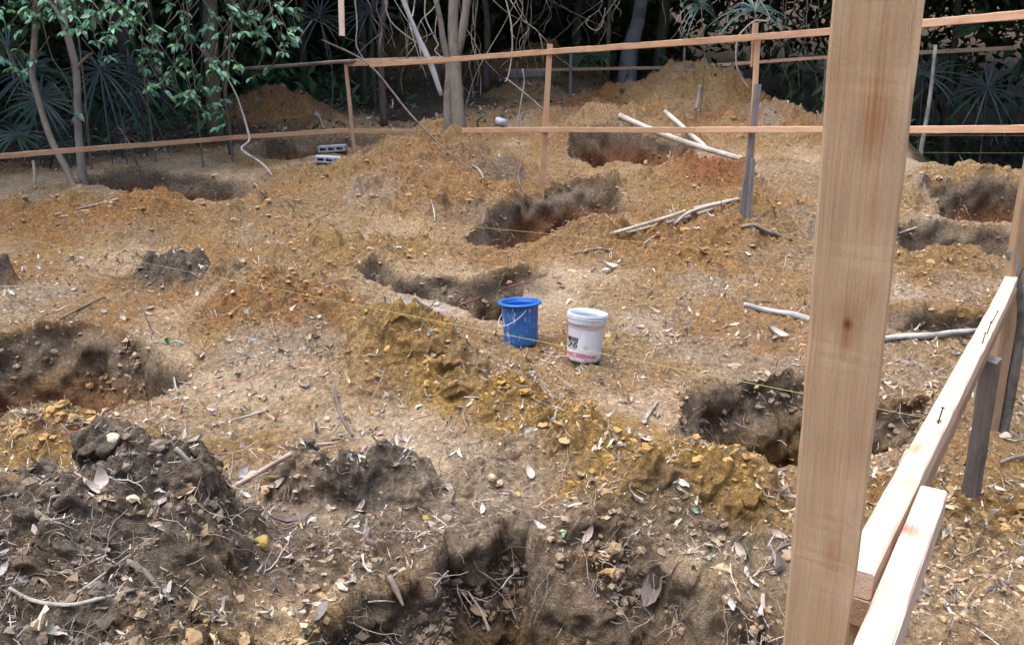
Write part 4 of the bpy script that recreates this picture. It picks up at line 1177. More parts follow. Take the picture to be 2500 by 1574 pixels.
gp2 = G(1424, 876); zc2 = gp2[1] * CP + (CAM_H - gp2[2]) * SP; k2 = zc2 / FPX
H2 = 112 * k2 / math.cos(math.radians(17)); Q0, Q1, QR = 41 * k2, 44.5 * k2, 48 * k2
wb = empty('white_bucket', (0, 0, 0)); tag(wb, 'dirty white paint bucket with black lettering and a red band, tilted on the slope', 'bucket')
pt = Part()
rad_at = lambda z: Q0 + (Q1 - Q0) * np.clip((z - .01) / (H2 - .01), 0, 1)
prof = [(0.0005, .003), (Q0 * .9, .0), (Q0 - .003, .003), (Q0, .012)] + [(rad_at(z), z) for z in np.linspace(.02, H2 - .07, 10)] + [(Q1 + .001, H2 - .068), (Q1 + .006, H2 - .062), (QR - .002, H2 - .058), (QR - .001, H2 - .034), (QR, H2 - .030)]
lathe(pt, prof); pt.build('body', WHITE, wb, None, True)
pt = Part()
prof = [(QR - .001, H2 - .030)]
for i in range(3):
    z0 = H2 - .030 + i * .009
    prof += [(QR + .003, z0 + .001), (QR + .003, z0 + .004), (QR - .006, z0 + .0055), (QR - .006, z0 + .008)]
prof += [(QR - .001, H2 - .001), (QR - .005, H2), (Q1 - .004, H2 - .004), (Q1 - .005, H2 - .03)]
lathe(pt, prof); pt.build('rim', mat_plain('white_plastic_rim', (.68, .71, .76), .4, .12, 40), wb, None, True)
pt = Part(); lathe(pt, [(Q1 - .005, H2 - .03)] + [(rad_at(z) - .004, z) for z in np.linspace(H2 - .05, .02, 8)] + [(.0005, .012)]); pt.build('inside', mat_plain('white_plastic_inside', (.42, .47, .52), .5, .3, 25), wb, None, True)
# label band printed on the wall: bands follow the wall 0.6 mm proud
def wall_patch(name, mat, a0, a1, z0, z1, n=24, m=4, lift=.0006, top_curve=0.0):
    V = []; 
    for i in range(m + 1):
        for j in range(n + 1):
            a = math.radians(a0 + (a1 - a0) * j / n); z = z0 + (z1 - z0) * i / m
            if i == m: z += top_curve * math.sin(math.pi * j / n)
            r_ = rad_at(z) + lift
            V.append([r_ * math.cos(a), r_ * math.sin(a), z])
    F = [(i * (n + 1) + j, i * (n + 1) + j + 1, (i + 1) * (n + 1) + j + 1, (i + 1) * (n + 1) + j) for i in range(m) for j in range(n)]
    return mesh_from(name, V, np.array(F), mat, True, wb)
def mat_print(name, col, keep=.5, scale=60):
    """print rubbed away in streaks down to the white plastic"""
    m, nt, b = new_mat(name)
    co = N(nt, 'ShaderNodeTexCoord').outputs['Object']
    mp = N(nt, 'ShaderNodeMapping'); mp.inputs['Scale'].default_value = (scale, scale, scale * .4); L(nt, co, mp.inputs[0])
    s = noise_node(nt, mp.outputs[0], 1.0, 4, .7)
    c = mix_col(nt, maprange(nt, s, keep, keep + .14, 0, .85), col, (.62, .62, .66))
    L(nt, c, b.inputs['Base Color']); b.inputs['Roughness'].default_value = .5
    return m
# angles: -90 faces the camera, -180 is the left edge of the bucket
wall_patch('pink_print', mat_print('faded_pink_print', (.60, .54, .62), .55, 30), -190, -112, H2 * .50, H2 * .70, 30, 4)
wall_patch('pink_line', mat_print('pink_line_print', (.55, .28, .40), .56, 40), -178, -58, H2 * .695, H2 * .712, 40, 1, .0009)
wall_patch('red_band', mat_print('red_print', (.50, .16, .21), .56, 35), -185, -50, H2 * .105, H2 * .155, 40, 3, .0006, H2 * .05)
DARKP = mat_print('black_print', (.02, .022, .028), .75, 70)
wall_patch('print_block', DARKP, -172, -119, H2 * .425, H2 * .525, 20, 2)
for k in range(3):
    wall_patch('print_line', mat_plain('grey_print', (.40, .42, .45), .5), -148, -122, H2 * (.44 + k * .013), H2 * (.445 + k * .013), 10, 1, .0012)
def wall_text(body, ang, z, size, mat, name, bold=0.0):
    cu = bpy.data.curves.new('t', 'FONT'); cu.body = body; cu.size = size; cu.offset = bold; cu.align_x = 'CENTER'
    ob = bpy.data.objects.new('t', cu); COL.objects.link(ob)
    bpy.context.view_layer.update()
    me = bpy.data.meshes.new_from_object(ob.evaluated_get(bpy.context.evaluated_depsgraph_get()))
    bpy.data.objects.remove(ob)
    import bmesh
    bm = bmesh.new(); bm.from_mesh(me)
    bmesh.ops.triangulate(bm, faces=bm.faces)
    bmesh.ops.subdivide_edges(bm, edges=[e for e in bm.edges if e.calc_length() > size * .3], cuts=2)
    bmesh.ops.triangulate(bm, faces=bm.faces)
    V = []
    for v in bm.verts:
        zz_ = z + v.co.y; r_ = rad_at(zz_) + .0009
        a = math.radians(ang) + v.co.x / r_
        V.append([r_ * math.cos(a), r_ * math.sin(a), zz_])
    F = np.array([[w.index for w in f.verts] for f in bm.faces]); bm.free(); bpy.data.meshes.remove(me)
    return mesh_from(name, V, F, mat, False, wb)
wall_text('ONS', -144, H2 * .315, .043, DARKP, 'lettering', .0018)
wall_text('EMULSION', -146, H2 * .268, .018, mat_print('grey_black_print', (.12, .12, .13), .6, 70), 'lettering', .0005)
# small round emblem
pt = Part()
def ring(part, ang, z, r0, r1, n=20, lift=.0008):
    V = []
    for i in range(n):
        for q in (r0, r1):
            t = i / n * 2 * math.pi; zz_ = z + q * math.sin(t); rr_ = rad_at(zz_) + lift
            a = math.radians(ang) + q * math.cos(t) / rr_
            V.append([rr_ * math.cos(a), rr_ * math.sin(a), zz_])
    F = [(2 * i, 2 * i + 1, 2 * ((i + 1) % n) + 1, 2 * ((i + 1) % n)) for i in range(n)]
    part.add(V, np.array(F))
ring(pt, -92, H2 * .33, .0125, .0140); ring(pt, -92, H2 * .33, .002, .006, 7); ring(pt, -97, H2 * .345, .001, .003, 6)
pt.build('emblem', mat_plain('grey_emblem_print', (.36, .37, .40), .5), wb)
pt = Part(); ring(pt, -128, H2 * .155, .0005, .013, 20, .0010); pt.build('round_mark', mat_plain('round_print', (.42, .42, .47), .5, .25, 90), wb)
# wire handle lying against the wall
arc = []
for t in np.linspace(0, 1, 24):
    ang = math.radians(-80 - 150 * t)
    arc.append([(QR + .006) * math.cos(ang), (QR + .006) * math.sin(ang), H2 - .045 - .030 * math.sin(math.pi * (t * .5))])
pt = Part(); add_tube(pt, arc, [.0019], 6, 30); pt.build('handle', DULLWIRE, wb, None, True)
place(wb, (gp2[0], gp2[1], hz(gp2[0], gp2[1])[0] - .004), math.radians(-2), math.radians(4.4), 0)

# ------------------------------------------------------------------ concrete blocks
def block(u, v, ang, label, on_side):
    p = G(u, v)
    Lb, Hb, Wb = .40, .20, .085
    scl = 66 * (p[1] * CP + (CAM_H - p[2]) * SP) / FPX / .40
    # a hollow block lying down; the cores open towards the viewer
    import bmesh
    xs = [-.5 * Lb, -.5 * Lb + .03, -.5 * Lb + .125, -.5 * Lb + .155, .5 * Lb - .155, .5 * Lb - .125, .5 * Lb - .03, .5 * Lb]
    zs_ = [0, .022, Wb - .022, Wb]
    V = []; F = []
    def quad(*q):
        n = len(V); V.extend(q); F.append((n, n + 1, n + 2, n + 3))
    for y0, flip in ((-Hb / 2, False), (Hb / 2, True)):
        for i in range(7):
            for j in range(3):
                if j == 1 and i in (1, 3, 5): continue
                q = [(xs[i], y0, zs_[j]), (xs[i + 1], y0, zs_[j]), (xs[i + 1], y0, zs_[j + 1]), (xs[i], y0, zs_[j + 1])]
                quad(*(q[::-1] if flip else q))
    def tubebox(x0, x1, z0, z1, inward):
        c = [(x0, z0), (x1, z0), (x1, z1), (x0, z1)]
        for a in range(4):
            (xa, za), (xb, zb) = c[a], c[(a + 1) % 4]
            q = [(xa, -Hb / 2, za), (xa, Hb / 2, za), (xb, Hb / 2, zb), (xb, -Hb / 2, zb)]
            quad(*(q if not inward else q[::-1]))
    tubebox(-Lb / 2, Lb / 2, 0, Wb, False)
    for i in (1, 3, 5): tubebox(xs[i], xs[i + 1], zs_[1], zs_[2], True)
    o = mesh_from('concrete_block', np.array(V), np.array(F), CONCRETE, False)
    md = o.modifiers.new('w', 'WELD'); md.merge_threshold = .0005
    o.location = (p[0], p[1], hz(p[0], p[1])[0] - .006)
    e = .12
    sx = (hz(p[0] + e, p[1])[0] - hz(p[0] - e, p[1])[0]) / (2 * e); sy = (hz(p[0], p[1] + e)[0] - hz(p[0], p[1] - e)[0]) / (2 * e)
    o.rotation_euler = (.05, -np.clip(math.atan(sx), -.06, .06), ang)
    o.scale = (scl, scl, scl)
    return tag(o, label, 'block', 'hollow concrete blocks on the far mound')
block(806, 396, .04, 'nearer of two grey hollow concrete blocks, lying flat with its top showing', 0)
block(813, 369, .0, 'farther grey hollow concrete block showing three dark cores', 1)

# ------------------------------------------------------------------ white container and teal hose at the far pit
p = G(1222, 309)
cn = empty('white_container', (p[0], p[1], hz(p[0], p[1])[0] - .02)); tag(cn, 'small white plastic container lying half hidden behind the middle rail', 'container')
import bmesh
def rounded_box(name, sx, sy, sz, bev, mat, root, loc=(0, 0, 0), rot=(0, 0, 0)):
    bm = bmesh.new(); bmesh.ops.create_cube(bm, size=1)
    for v_ in bm.verts: v_.co = (v_.co.x * sx, v_.co.y * sy, v_.co.z * sz)
    bmesh.ops.bevel(bm, geom=bm.edges[:], offset=bev, segments=3, affect='EDGES')
    me = bpy.data.meshes.new(name); bm.to_mesh(me); bm.free(); me.materials.append(mat)
    for q in me.polygons: q.use_smooth = True
    o = bpy.data.objects.new(name, me); COL.objects.link(o); o.parent = root; o.location = loc; o.rotation_euler = rot
    return o
WCONT = mat_plain('container_plastic', (.60, .64, .70), .5, .1, 20)
rounded_box('body', .17, .11, .12, .008, WCONT, cn, (0, 0, .09), (0, .22, .3))
pt = Part(); C = [G(1168, 318), P(1166, 296, 10.75), P(1178, 280, 10.8), P(1190, 285, 10.8), P(1185, 300, 10.75)]
TEAL = mat_plain('teal_hose', (.02, .11, .095), .5, .2, 20)
add_tube(pt, C, [.014, .018, .016, .012], 8, 20, .1); tag(pt.build('teal_hose', TEAL, None, C[0], True), 'short curved teal hose left of the white container', 'hose')
# ------------------------------------------------------------------ poles, sticks and roots lying about
def stick(pix, rad, mat, label, name='stick', lift=.5, sides=8, n=18, wob=.3, seed=0, Ys=None, forks=(), group=None, cat='stick'):
    """pix: photograph positions on the ground, or with Ys the distances"""
    if Ys is None:
        C = np.array([G(u, v) for u, v in pix])
    else:
        C = np.array([G(u, v) if Y is None else P(u, v, Y) for (u, v), Y in zip(pix, Ys)])
    rad = np.atleast_1d(rad)
    C[:, 2] += np.interp(np.linspace(0, 1, len(C)), np.linspace(0, 1, len(rad)), rad) * lift
    pt = Part(); add_tube(pt, C, rad, sides, n, wob, seed)
    for f in forks:
        a = C[f[0]]; b_ = (G(*f[1]) if f[2] is None else P(*f[1], f[2])); add_tube(pt, [a, (a + b_) / 2 + np.array([.01, 0, .01]), b_], [rad[-1] * .8, rad[-1] * .4], 6, 8, wob, seed)
    o = pt.build(name, mat, None, C[0], True)
    return tag(o, label, cat, group)

stick([(1512, 288), (1600, 325), (1700, 360), (1842, 402)], [.042, .038, .030], POLE, 'long peeled pole leaning down the bank over the far pit', 'pole', Ys=[11.0, 10.6, 10.2, 9.5], seed=1, cat='pole')
stick([(1624, 276), (1675, 322), (1732, 372)], [.033, .029], POLE, 'shorter peeled pole crossing over the long pole at the far pit', 'pole', Ys=[11.2, 10.6, 10.1], seed=2, cat='pole')
stick([(1500, 574), (1620, 540), (1700, 515), (1805, 492)], [.016, .018, .020, .018], POLE, 'longest of the thin poles bundled at the foot of the grey post', 'pole', lift=1.4, seed=3, Ys=[None, None, None, None], cat='pole')
stick([(1530, 572), (1640, 545), (1740, 515)], [.012, .013], VINE_PALE, 'thin pale stick lying alongside the bundled pole', 'pole', lift=1.2, seed=4, cat='pole')
stick([(1645, 556), (1690, 525), (1790, 500)], [.014, .016], POLE, 'crooked stick crossing the bundled pole', 'pole', lift=2.6, seed=5, cat='pole')
stick([(1816, 748), (1870, 762), (1940, 775), (2020, 800)], [.018, .021, .023], BARK_PALE, 'bleached log lying behind the tall board, left end', 'log', lift=.8, seed=6, cat='log')
stick([(2120, 836), (2200, 828), (2290, 822), (2390, 812)], [.018, .022, .021, .019], BARK_PALE, 'grey mottled log lying in front of the smooth-walled ledge', 'log', lift=.8, seed=7, cat='log')
stick([(1808, 560), (1840, 556), (1870, 572), (1900, 580), (1932, 592)], [.018, .022, .020, .016], BARK, 'dark twisted root lying on the slope right of the pole bundle', 'root', lift=1.1, seed=8, cat='root')
stick([(135, 530), (210, 512), (290, 493)], [.012, .014], VINE_PALE, 'pale thin stick on the rim of the left far pit', lift=2.0, seed=9)
stick([(150, 532), (220, 522), (272, 507)], [.010, .011], VINE_PALE, 'second pale stick lying just under the first at the left far pit', lift=1.2, seed=10)
stick([(88, 566), (140, 552), (210, 532)], [.010, .012], VINE, 'dark thin stick on the orange slope below the pale pair', lift=1, seed=11)
stick([(483, 1256), (560, 1212), (640, 1165), (720, 1118), (760, 1100), (822, 1092)], [.010, .010, .009, .007], mat_bark('pinkish_bark', (.42, .29, .235), (.54, .40, .34), (.30, .21, .17), 3, .7), 'fallen pinkish branch leaning across the gap beside the dark rooty heap', 'branch', lift=3.0, seed=12, Ys=[2.72, 2.85, 2.98, 3.1, 3.2, 3.3], cat='branch', n=30)
stick([(-10, 1247), (70, 1240), (150, 1233)], [.009, .009], mat_plain('green_cane', (.10, .20, .13), .5, .2), 'green bamboo cane sticking in from the left edge', 'cane', lift=2.0, seed=13, Ys=[2.55, 2.62, 2.7], cat='cane')
stick([(130, 1225), (165, 1218), (200, 1222)], [.006, .007], VINE_PALE, 'broken pale stick end resting on the green cane', lift=2.6, seed=14)
stick([(430, 1105), (455, 1125), (480, 1150)], [.009, .005], VINE_PALE, 'short pale root stump sticking out behind the dark heap', 'root', lift=1.8, seed=15, cat='root')
stick([(310, 1378), (350, 1400), (385, 1440), (430, 1500)], [.009, .008, .004], BARK, 'thick broken root sticking out of the dark rooty heap', 'root', lift=1.4, seed=16, cat='root')
stick([(468, 1285), (500, 1305), (535, 1335)], [.010, .007], VINE, 'dull root stub at the right foot of the dark heap', 'root', lift=1.2, seed=17, cat='root')
stick([(25, 1448), (80, 1478), (160, 1490), (240, 1475), (328, 1450)], [.006, .006, .005], VINE_PALE, 'long pale root curving along the bottom left of the heap', 'root', lift=3, seed=18, n=30, cat='root')
stick([(190, 1462), (250, 1415), (315, 1365)], [.0045, .003], VINE_PALE, 'thin straight pale root on the front of the heap', 'root', lift=4, seed=19, cat='root')
stick([(816, 950), (822, 985), (835, 1030), (862, 1072)], [.010, .012, .006], BARK, 'small dead forked root standing on the trodden patch', 'root', lift=2.2, seed=20, Ys=[3.85, 3.75, 3.65, 3.6], forks=[(2, (812, 1060), 3.55), (2, (858, 1035), 3.7)], cat='root')
stick([(1195, 1545), (1180, 1505), (1166, 1480), (1146, 1450)], [.006, .004], VINE, 'short grey stick standing in the near pit', lift=1, seed=21, Ys=[2.25, 2.3, 2.35, 2.4])
stick([(950, 1415), (965, 1440), (985, 1480)], [.011, .012, .003], BARK, 'broken grey root end jutting from the near pit wall', 'root', lift=1, seed=22, Ys=[2.45, 2.4, 2.33], forks=[(1, (1000, 1425), 2.42)], cat='root')
stick([(900, 1472), (930, 1468), (965, 1470)], [.004, .002], VINE_PALE, 'pale root stub pointing left out of the near pit wall', 'root', lift=1, seed=23, Ys=[2.4, 2.33, 2.36], cat='root')
stick([(1226, 1438), (1240, 1415), (1255, 1402)], [.0045, .002], VINE_PALE, 'pale straight splinter in the middle of the near pit wall', 'splinter', lift=1, seed=24, Ys=[2.5, 2.5, 2.5])
stick([(1060, 1435), (1080, 1410), (1095, 1394)], [.0045, .0025], VINE_PALE, 'forked pale root on the near pit wall', 'root', lift=1, seed=25, Ys=[2.5, 2.5, 2.5], forks=[(1, (1045, 1400), 2.5), (0, (1062, 1460), 2.45)], cat='root')
stick([(1368, 1302), (1400, 1301), (1430, 1304)], [.005, .004], mat_bark('split_wood', (.52, .44, .38), (.64, .58, .52), (.36, .28, .22), 3), 'pale split stick lying on the lip of the near pit', lift=2, seed=26)
stick([(1820, 930), (1770, 960)], [.006, .005], VINE, 'thin root hanging over the right pit wall', 'root', lift=2, seed=27, cat='root')
stick([(1590, 1000), (1575, 1030), (1605, 985)], [.008, .006], VINE_PALE, 'pale forked stick at the left edge of the right pit', lift=2, seed=28)
stick([(1155, 410), (1170, 420), (1180, 440)], [.013, .010], VINE_PALE, 'short bent pale stick below the middle tree', lift=2, seed=29)
stick([(1243, 475), (1265, 500), (1285, 520)], [.014, .009], VINE_PALE, 'pale stick hanging at the top of the middle pit', lift=2, seed=30)
stick([(1052, 495), (1060, 520), (1062, 545)], [.012, .010], VINE_PALE, 'thin pale root on the slope left of the middle pit', 'root', lift=2, seed=31, cat='root')
stick([(1272, 405), (1265, 440), (1280, 480), (1290, 515)], [.010, .012, .010], VINE, 'grey root hanging down the bank under the fence post', 'root', lift=2.5, seed=32, cat='root')
stick([(1630, 535 + 45), (1600, 520 + 60), (1570, 600)], [.007, .007], VINE_PALE, 'short pale twig right of the middle pit', lift=2, seed=33)
stick([(620, 452), (640, 470), (650, 485)], [.011, .009], VINE_PALE, 'short bent white root at the corner of the left far pit', 'root', lift=2, seed=34, cat='root')
stick([(923, 672), (926, 700), (930, 730)], [.020, .018], WOOD_OLD if False else BARK, 'dark stake standing in the small pit', 'stake', lift=0, seed=35, Ys=[6.15, 6.12, 6.1], cat='stake')
stick([(1400, 622), (1460, 612), (1490, 618), (1492, 640)], [.006, .006, .006], VINE_PALE, 'looped pale root behind the white bucket', 'root', lift=3, seed=36, n=24, cat='root')
stick([(320, 705), (345, 750), (375, 818)], [.005, .005], VINE, 'thin dark twig leaning above the green seedling', lift=1, seed=37, Ys=[5.4, 5.3, 5.2])
stick([(135, 790), (190, 760), (255, 728)], [.007, .006], VINE, 'dark thin twig on the orange earth above the left pit', lift=2, seed=38)
stick([(425, 925), (430, 950), (437, 965)], [.007, .005], VINE_PALE, 'stubby white root standing at the right end of the left pit', 'root', lift=2, seed=39, cat='root')
stick([(520, 1045), (580, 1028), (655, 1005)], [.007, .006], VINE_PALE, 'pale thin stick on the trodden earth right of the left pit', lift=2, seed=40)
stick([(2440, 1138), (2465, 1128), (2500, 1120)], [.009, .009], BARK, 'dark stick at the right edge beyond the dark stake', lift=2, seed=41)
stick([(2195, 575), (2240, 560)], [.012, .012], VINE_PALE, 'two-tone pale stick at the right ledge pit', lift=2, seed=42)
stick([(1940, 1330), (1900, 1345), (1880, 1380)], [.005, .005], VINE, 'reddish twig beside the foot of the tall board', lift=2, seed=43)
stick([(82, 392), (84, 415), (86, 450)], [.016, .018], VINE_PALE, 'short pale stake standing under the left rail', 'stake', lift=0, seed=44, Ys=[9.3, 9.28, 9.25], cat='stake')
stick([(305, 332), (350, 322), (418, 303)], [.04, .045], BARK_DARK, 'mossy log lying on the leafy forest floor on the left', 'log', lift=1, seed=45, cat='log')
stick([(770, 272), (785, 300), (790, 318)], [.010, .010], VINE_PALE, 'thin stick leaning on the shaded heap', lift=2, seed=46)
stick([(958, 242), (959, 252), (958, 264)], [.012, .012], VINE_PALE, 'short white stick in the shade under the trees', lift=0, seed=47, Ys=[12.2, 12.2, 12.2])
# long thin dead liana slanting from the forest down to the bank
stick([(786, 100), (900, 160), (1000, 280), (1090, 370), (1150, 416)], [.012, .014, .012, .010], VINE, 'long dark thin branch slanting down across the middle tree to the bank', 'branch', lift=1, seed=48, Ys=[12.0, 11.0, 10.4, 9.7, 9.2], n=40, cat='branch')
stick([(1235, 195), (1280, 230), (1330, 275)], [.014, .013], VINE, 'greenish slanting stick left of the middle fence post', lift=1, seed=49, Ys=[10.8, 10.5, 10.2], n=10)
stick([(1710, 210), (1705, 240), (1700, 268)], [.03, .02], BARK, 'dead stump root standing on the right bank', 'root', lift=0, seed=50, Ys=[12.6, 12.5, 12.4], forks=[(1, (1690, 275), 12.4)], cat='root')

# flat dead palm sheath and curled bark pieces
def bark_curl(u, v, ln, wd, ang, tint, label):
    p = G(u, v); n_ = surf(p[:1], p[1:2])[1][0]
    o = one_leaf(p + [0, 0, .02], n_, ln, wd, tint, .5, .8, ang, 'bark_strip'); return tag(o, label, 'bark')
bark_curl(1600, 1432, .17, .07, .3, (.20, .16, .145), 'dark curled bark strip lying right of the near pit')
bark_curl(1700, 1425, .12, .05, .5, (.24, .18, .16), 'small brown curled bark strip near the foot of the tall board')
bark_curl(1890, 826, .16, .09, .1, (.46, .42, .36), 'wide grey sheath lying behind the right pit')
bark_curl(700, 1288, .20, .03, .4, (.13, .10, .10), 'long blackish curled strip under the fallen pinkish branch')
bark_curl(1480, 655, .16, .07, .2, (.60, .56, .46), 'cream folded sheath lying behind the buckets')
# green seedling on the lip of the left pit
p = G(410, 842)
sd_ = empty('seedling', p); tag(sd_, 'small green seedling with strap leaves at the lip of the left pit', 'plant')
for i, (du, dv, h_, wd, cl) in enumerate([(-8, -20, .07, .03, (.06, .20, .06)), (10, -30, .09, .022, (.10, .26, .08)), (65, -3, .20, .028, (.20, .30, .26)), (60, 6, .17, .02, (.16, .26, .20)), (-120, 0, .22, .016, (.22, .30, .28)), (-90, 8, .16, .014, (.20, .27, .24)), (40, -25, .12, .016, (.10, .20, .08))]):
    d = np.array([du, 0, -dv * 1.0]); d = d / np.linalg.norm(d)
    pt = Part(); n = 9; t = np.linspace(0, 1, n)
    h_ *= .62; wd *= .6; C = p + np.array([0, 0, .0]) + d[None] * (h_ * t)[:, None] + np.array([0, -.02, 0]) * (t ** 2)[:, None] + np.array([0, 0, 1])[None] * (.05 * t * (1 - t) * 2)[:, None]
    W = np.array([.3, .8, 1, 1, .95, .85, .65, .4, .03]) * wd * .5
    side = np.cross(d, [0, -1, .6]); side /= np.linalg.norm(side)
    V = np.concatenate([C + side * W[:, None], C - np.array([0, .004, 0]), C - side * W[:, None]])
    F = [(k, k + 1, n + k + 1, n + k) for k in range(n - 1)] + [(n + k, n + k + 1, 2 * n + k + 1, 2 * n + k) for k in range(n - 1)]
    mesh_from('leaf', V, np.array(F), GREENLEAF, True, sd_, {'tint': ('FLOAT_COLOR', np.tile(cl, (3 * n, 1)))}, loc=p)
# ------------------------------------------------------------------ forest
RF = np.random.default_rng(99)
def leaf_cards(pos, dirs, nrm, length, width, tint, mat, name, parent=None, loc=None, rich=True):
    """leaf blades: rich = 5x3 vertices with midrib, else two quads folded on the midrib"""
    a = dirs / np.linalg.norm(dirs, axis=1, keepdims=True)
    b = np.cross(nrm, a); b /= (np.linalg.norm(b, axis=1, keepdims=True) + 1e-9)
    n = np.cross(a, b)
    k = len(pos)
    if rich:
        V, F = leaves_geo(pos + a * (length * .5)[:, None], a, b, n, length, width, RF.normal(size=k) * .2 - .25, .15 + .35 * RF.random(k))
        per = 15
    else:
        m = pos + a * (length * .5)[:, None]
        V = np.stack([pos, m + b * (width * .5)[:, None] + n * (width * .12)[:, None], pos + a * length[:, None] - n * (length * .15)[:, None], m - b * (width * .5)[:, None] + n * (width * .12)[:, None]], 1).reshape(-1, 3)
        q = np.arange(k)[:, None] * 4
        F = np.concatenate([q + np.array([[0, 1, 2]]), q + np.array([[0, 2, 3]])]); per = 4
    return mesh_from(name, V, F, mat, rich, parent, {'tint': ('FLOAT_COLOR', np.repeat(tint, per, 0))}, loc)

GREENS = [(.035, .085, .035), (.05, .11, .045), (.028, .075, .040), (.075, .13, .04), (.03, .07, .03)]
def unit(v):
    return v / (np.linalg.norm(v, axis=-1, keepdims=True) + 1e-9)

# --- dark wall of leaves, an added shading canopy and undergrowth: the far wood as masses
def leaf_mass(n, lo, hi, ln, name, label, keepf=None, seed=0, vert=.5, cols=GREENS, dark=1.0, kind='stuff', clump=.8):
    r = np.random.default_rng(500 + seed)
    p = lo + (hi - lo) * r.random((n, 3))
    c = fbm(p[:, 0] * clump, p[:, 1] * clump, p[:, 2] * clump, octaves=2, seed=600 + seed)
    keep = c > -.18 + .25 * r.normal(size=n) * .5
    if keepf is not None: keep &= keepf(p)
    p = p[keep]; k = len(p)
    d = r.normal(size=(k, 3)); d[:, 2] -= vert
    nn = r.normal(size=(k, 3)) * .6; nn[:, 2] += .8
    L_ = ln * (.5 + r.random(k))
    t = pick(r, k, cols, [1] * len(cols)) * dark
    o = leaf_cards(p, d, unit(nn), L_, L_ * (.3 + .25 * r.random(k)), t, FORESTLEAF, name, None, None, False)
    return tag(o, label, 'foliage', None, kind)

A3 = lambda *q: np.array(q, float)
def edge_y(x):
    return np.interp(x, [-30, -8, -5, -2.5, 0, 2, 4, 5, 6.5, 30], [10.5, 11, 13, 16, 19.5, 19.5, 18.5, 16.5, 14, 13.5])
leaf_mass(90000, A3(-17, 11, 0), A3(17, 32, 11), .34, 'forest_foliage', 'dense dark green forest foliage behind the clearing', lambda p: (p[:, 1] > edge_y(p[:, 0]) + 1.0 + .6 * np.sin(p[:, 0] * 2)) & (p[:, 2] > base(p[:, 0], p[:, 1]) - .3) & (np.abs(p[:, 0]) < .62 * p[:, 1] + 3.5), 1, dark=.8)
leaf_mass(95000, A3(-20, 7.5, 5.2), A3(20, 30, 10.0), .6, 'shading_canopy', 'closed unseen canopy of leaves added to shade the forest edge', lambda p: (p[:, 1] > np.minimum(edge_y(p[:, 0]) - 3.5, 13.4) + (p[:, 2] - 6) * .3), 2, vert=.0)  # leaf layer above the view, placed to keep sky light off the wood
# unseen forest ring behind and beside the camera, added to block low sky light
leaf_mass(22000, A3(-22, -16, .5), A3(22, 12, 9.5), 1.0, 'sky_blocking_forest', 'unseen forest foliage around the clearing, added to block low sky light', lambda p: (np.hypot(p[:, 0] * .95, p[:, 1] - 2) > 11.5) & (p[:, 1] < 10.5), 3, vert=.2)

# ground cover at the forest foot
def cover(n, name, label, fn, ln, cols, seed):
    r = np.random.default_rng(700 + seed)
    x = -16 + 32 * r.random(n); y = 9 + 14 * r.random(n)
    kp = fn(x, y, r); x, y = x[kp], y[kp]; k = len(x)
    z = hz(x, y)
    d = np.stack([r.normal(size=k), r.normal(size=k), .5 + .6 * np.abs(r.normal(size=k))], -1)
    nn = np.stack([r.normal(size=k) * .5, -.5 + r.normal(size=k) * .4, np.full(k, .9)], -1)
    L_ = ln * (.5 + r.random(k))
    h0 = r.random(k) ** 2 * .7
    return tag(leaf_cards(np.stack([x, y, z + h0], -1), d, unit(nn), L_, L_ * .32, pick(r, k, cols, [1] * len(cols)), FORESTLEAF, name, None, None, False), label, 'undergrowth', None, 'stuff')
def left_wood(x, y, r):
    e = np.interp(x, [-16, -8, -4.5, -2.6, -1], [9.6, 10.2, 12.2, 14.8, 16.5]); m = fbm(x * .9, y * .9, octaves=2, seed=801)
    return (x < -2) & (y > e + .5 * m) & (m + .35 * r.normal(size=len(x)) > -.1)
cover(16000, 'undergrowth', 'low dark green undergrowth on the forest floor at the left', left_wood, .24, [(.04, .10, .04), (.05, .12, .05), (.03, .08, .035)], 1)
cover(7000, 'undergrowth', 'low dark undergrowth in the hollow behind the right ridge', lambda x, y, r: (x > 5.0) & (y > 11.3) & (r.random(len(x)) < .8), .30, [(.035, .085, .04), (.03, .07, .035)], 2)
cover(3500, 'undergrowth', 'low green plants at the foot of the far trees in the middle', lambda x, y, r: (x > .2) & (x < 5) & (y > 16.6 + .5 * np.sin(x * 3)) & (y < 19), .22, [(.05, .12, .04), (.04, .10, .045)], 3)
# dead leaves on the forest floor
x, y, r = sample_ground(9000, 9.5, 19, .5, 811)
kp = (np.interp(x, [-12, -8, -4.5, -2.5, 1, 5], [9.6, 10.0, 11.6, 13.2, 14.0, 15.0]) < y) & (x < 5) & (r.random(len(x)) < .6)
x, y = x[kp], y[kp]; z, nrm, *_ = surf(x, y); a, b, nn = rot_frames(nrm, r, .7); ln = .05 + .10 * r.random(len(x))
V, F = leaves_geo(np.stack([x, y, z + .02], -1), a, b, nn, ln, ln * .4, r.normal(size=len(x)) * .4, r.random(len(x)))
tag(mesh_from('forest_floor_litter', V, F, DRYLEAF, False, None, {'tint': ('FLOAT_COLOR', np.repeat(pick(r, len(x), [(.20, .16, .13), (.30, .27, .25), (.13, .10, .08)], [2, 1, 2]), 15, 0))}), 'dull dead leaves on the shaded forest floor', 'leaf litter', None, 'stuff')

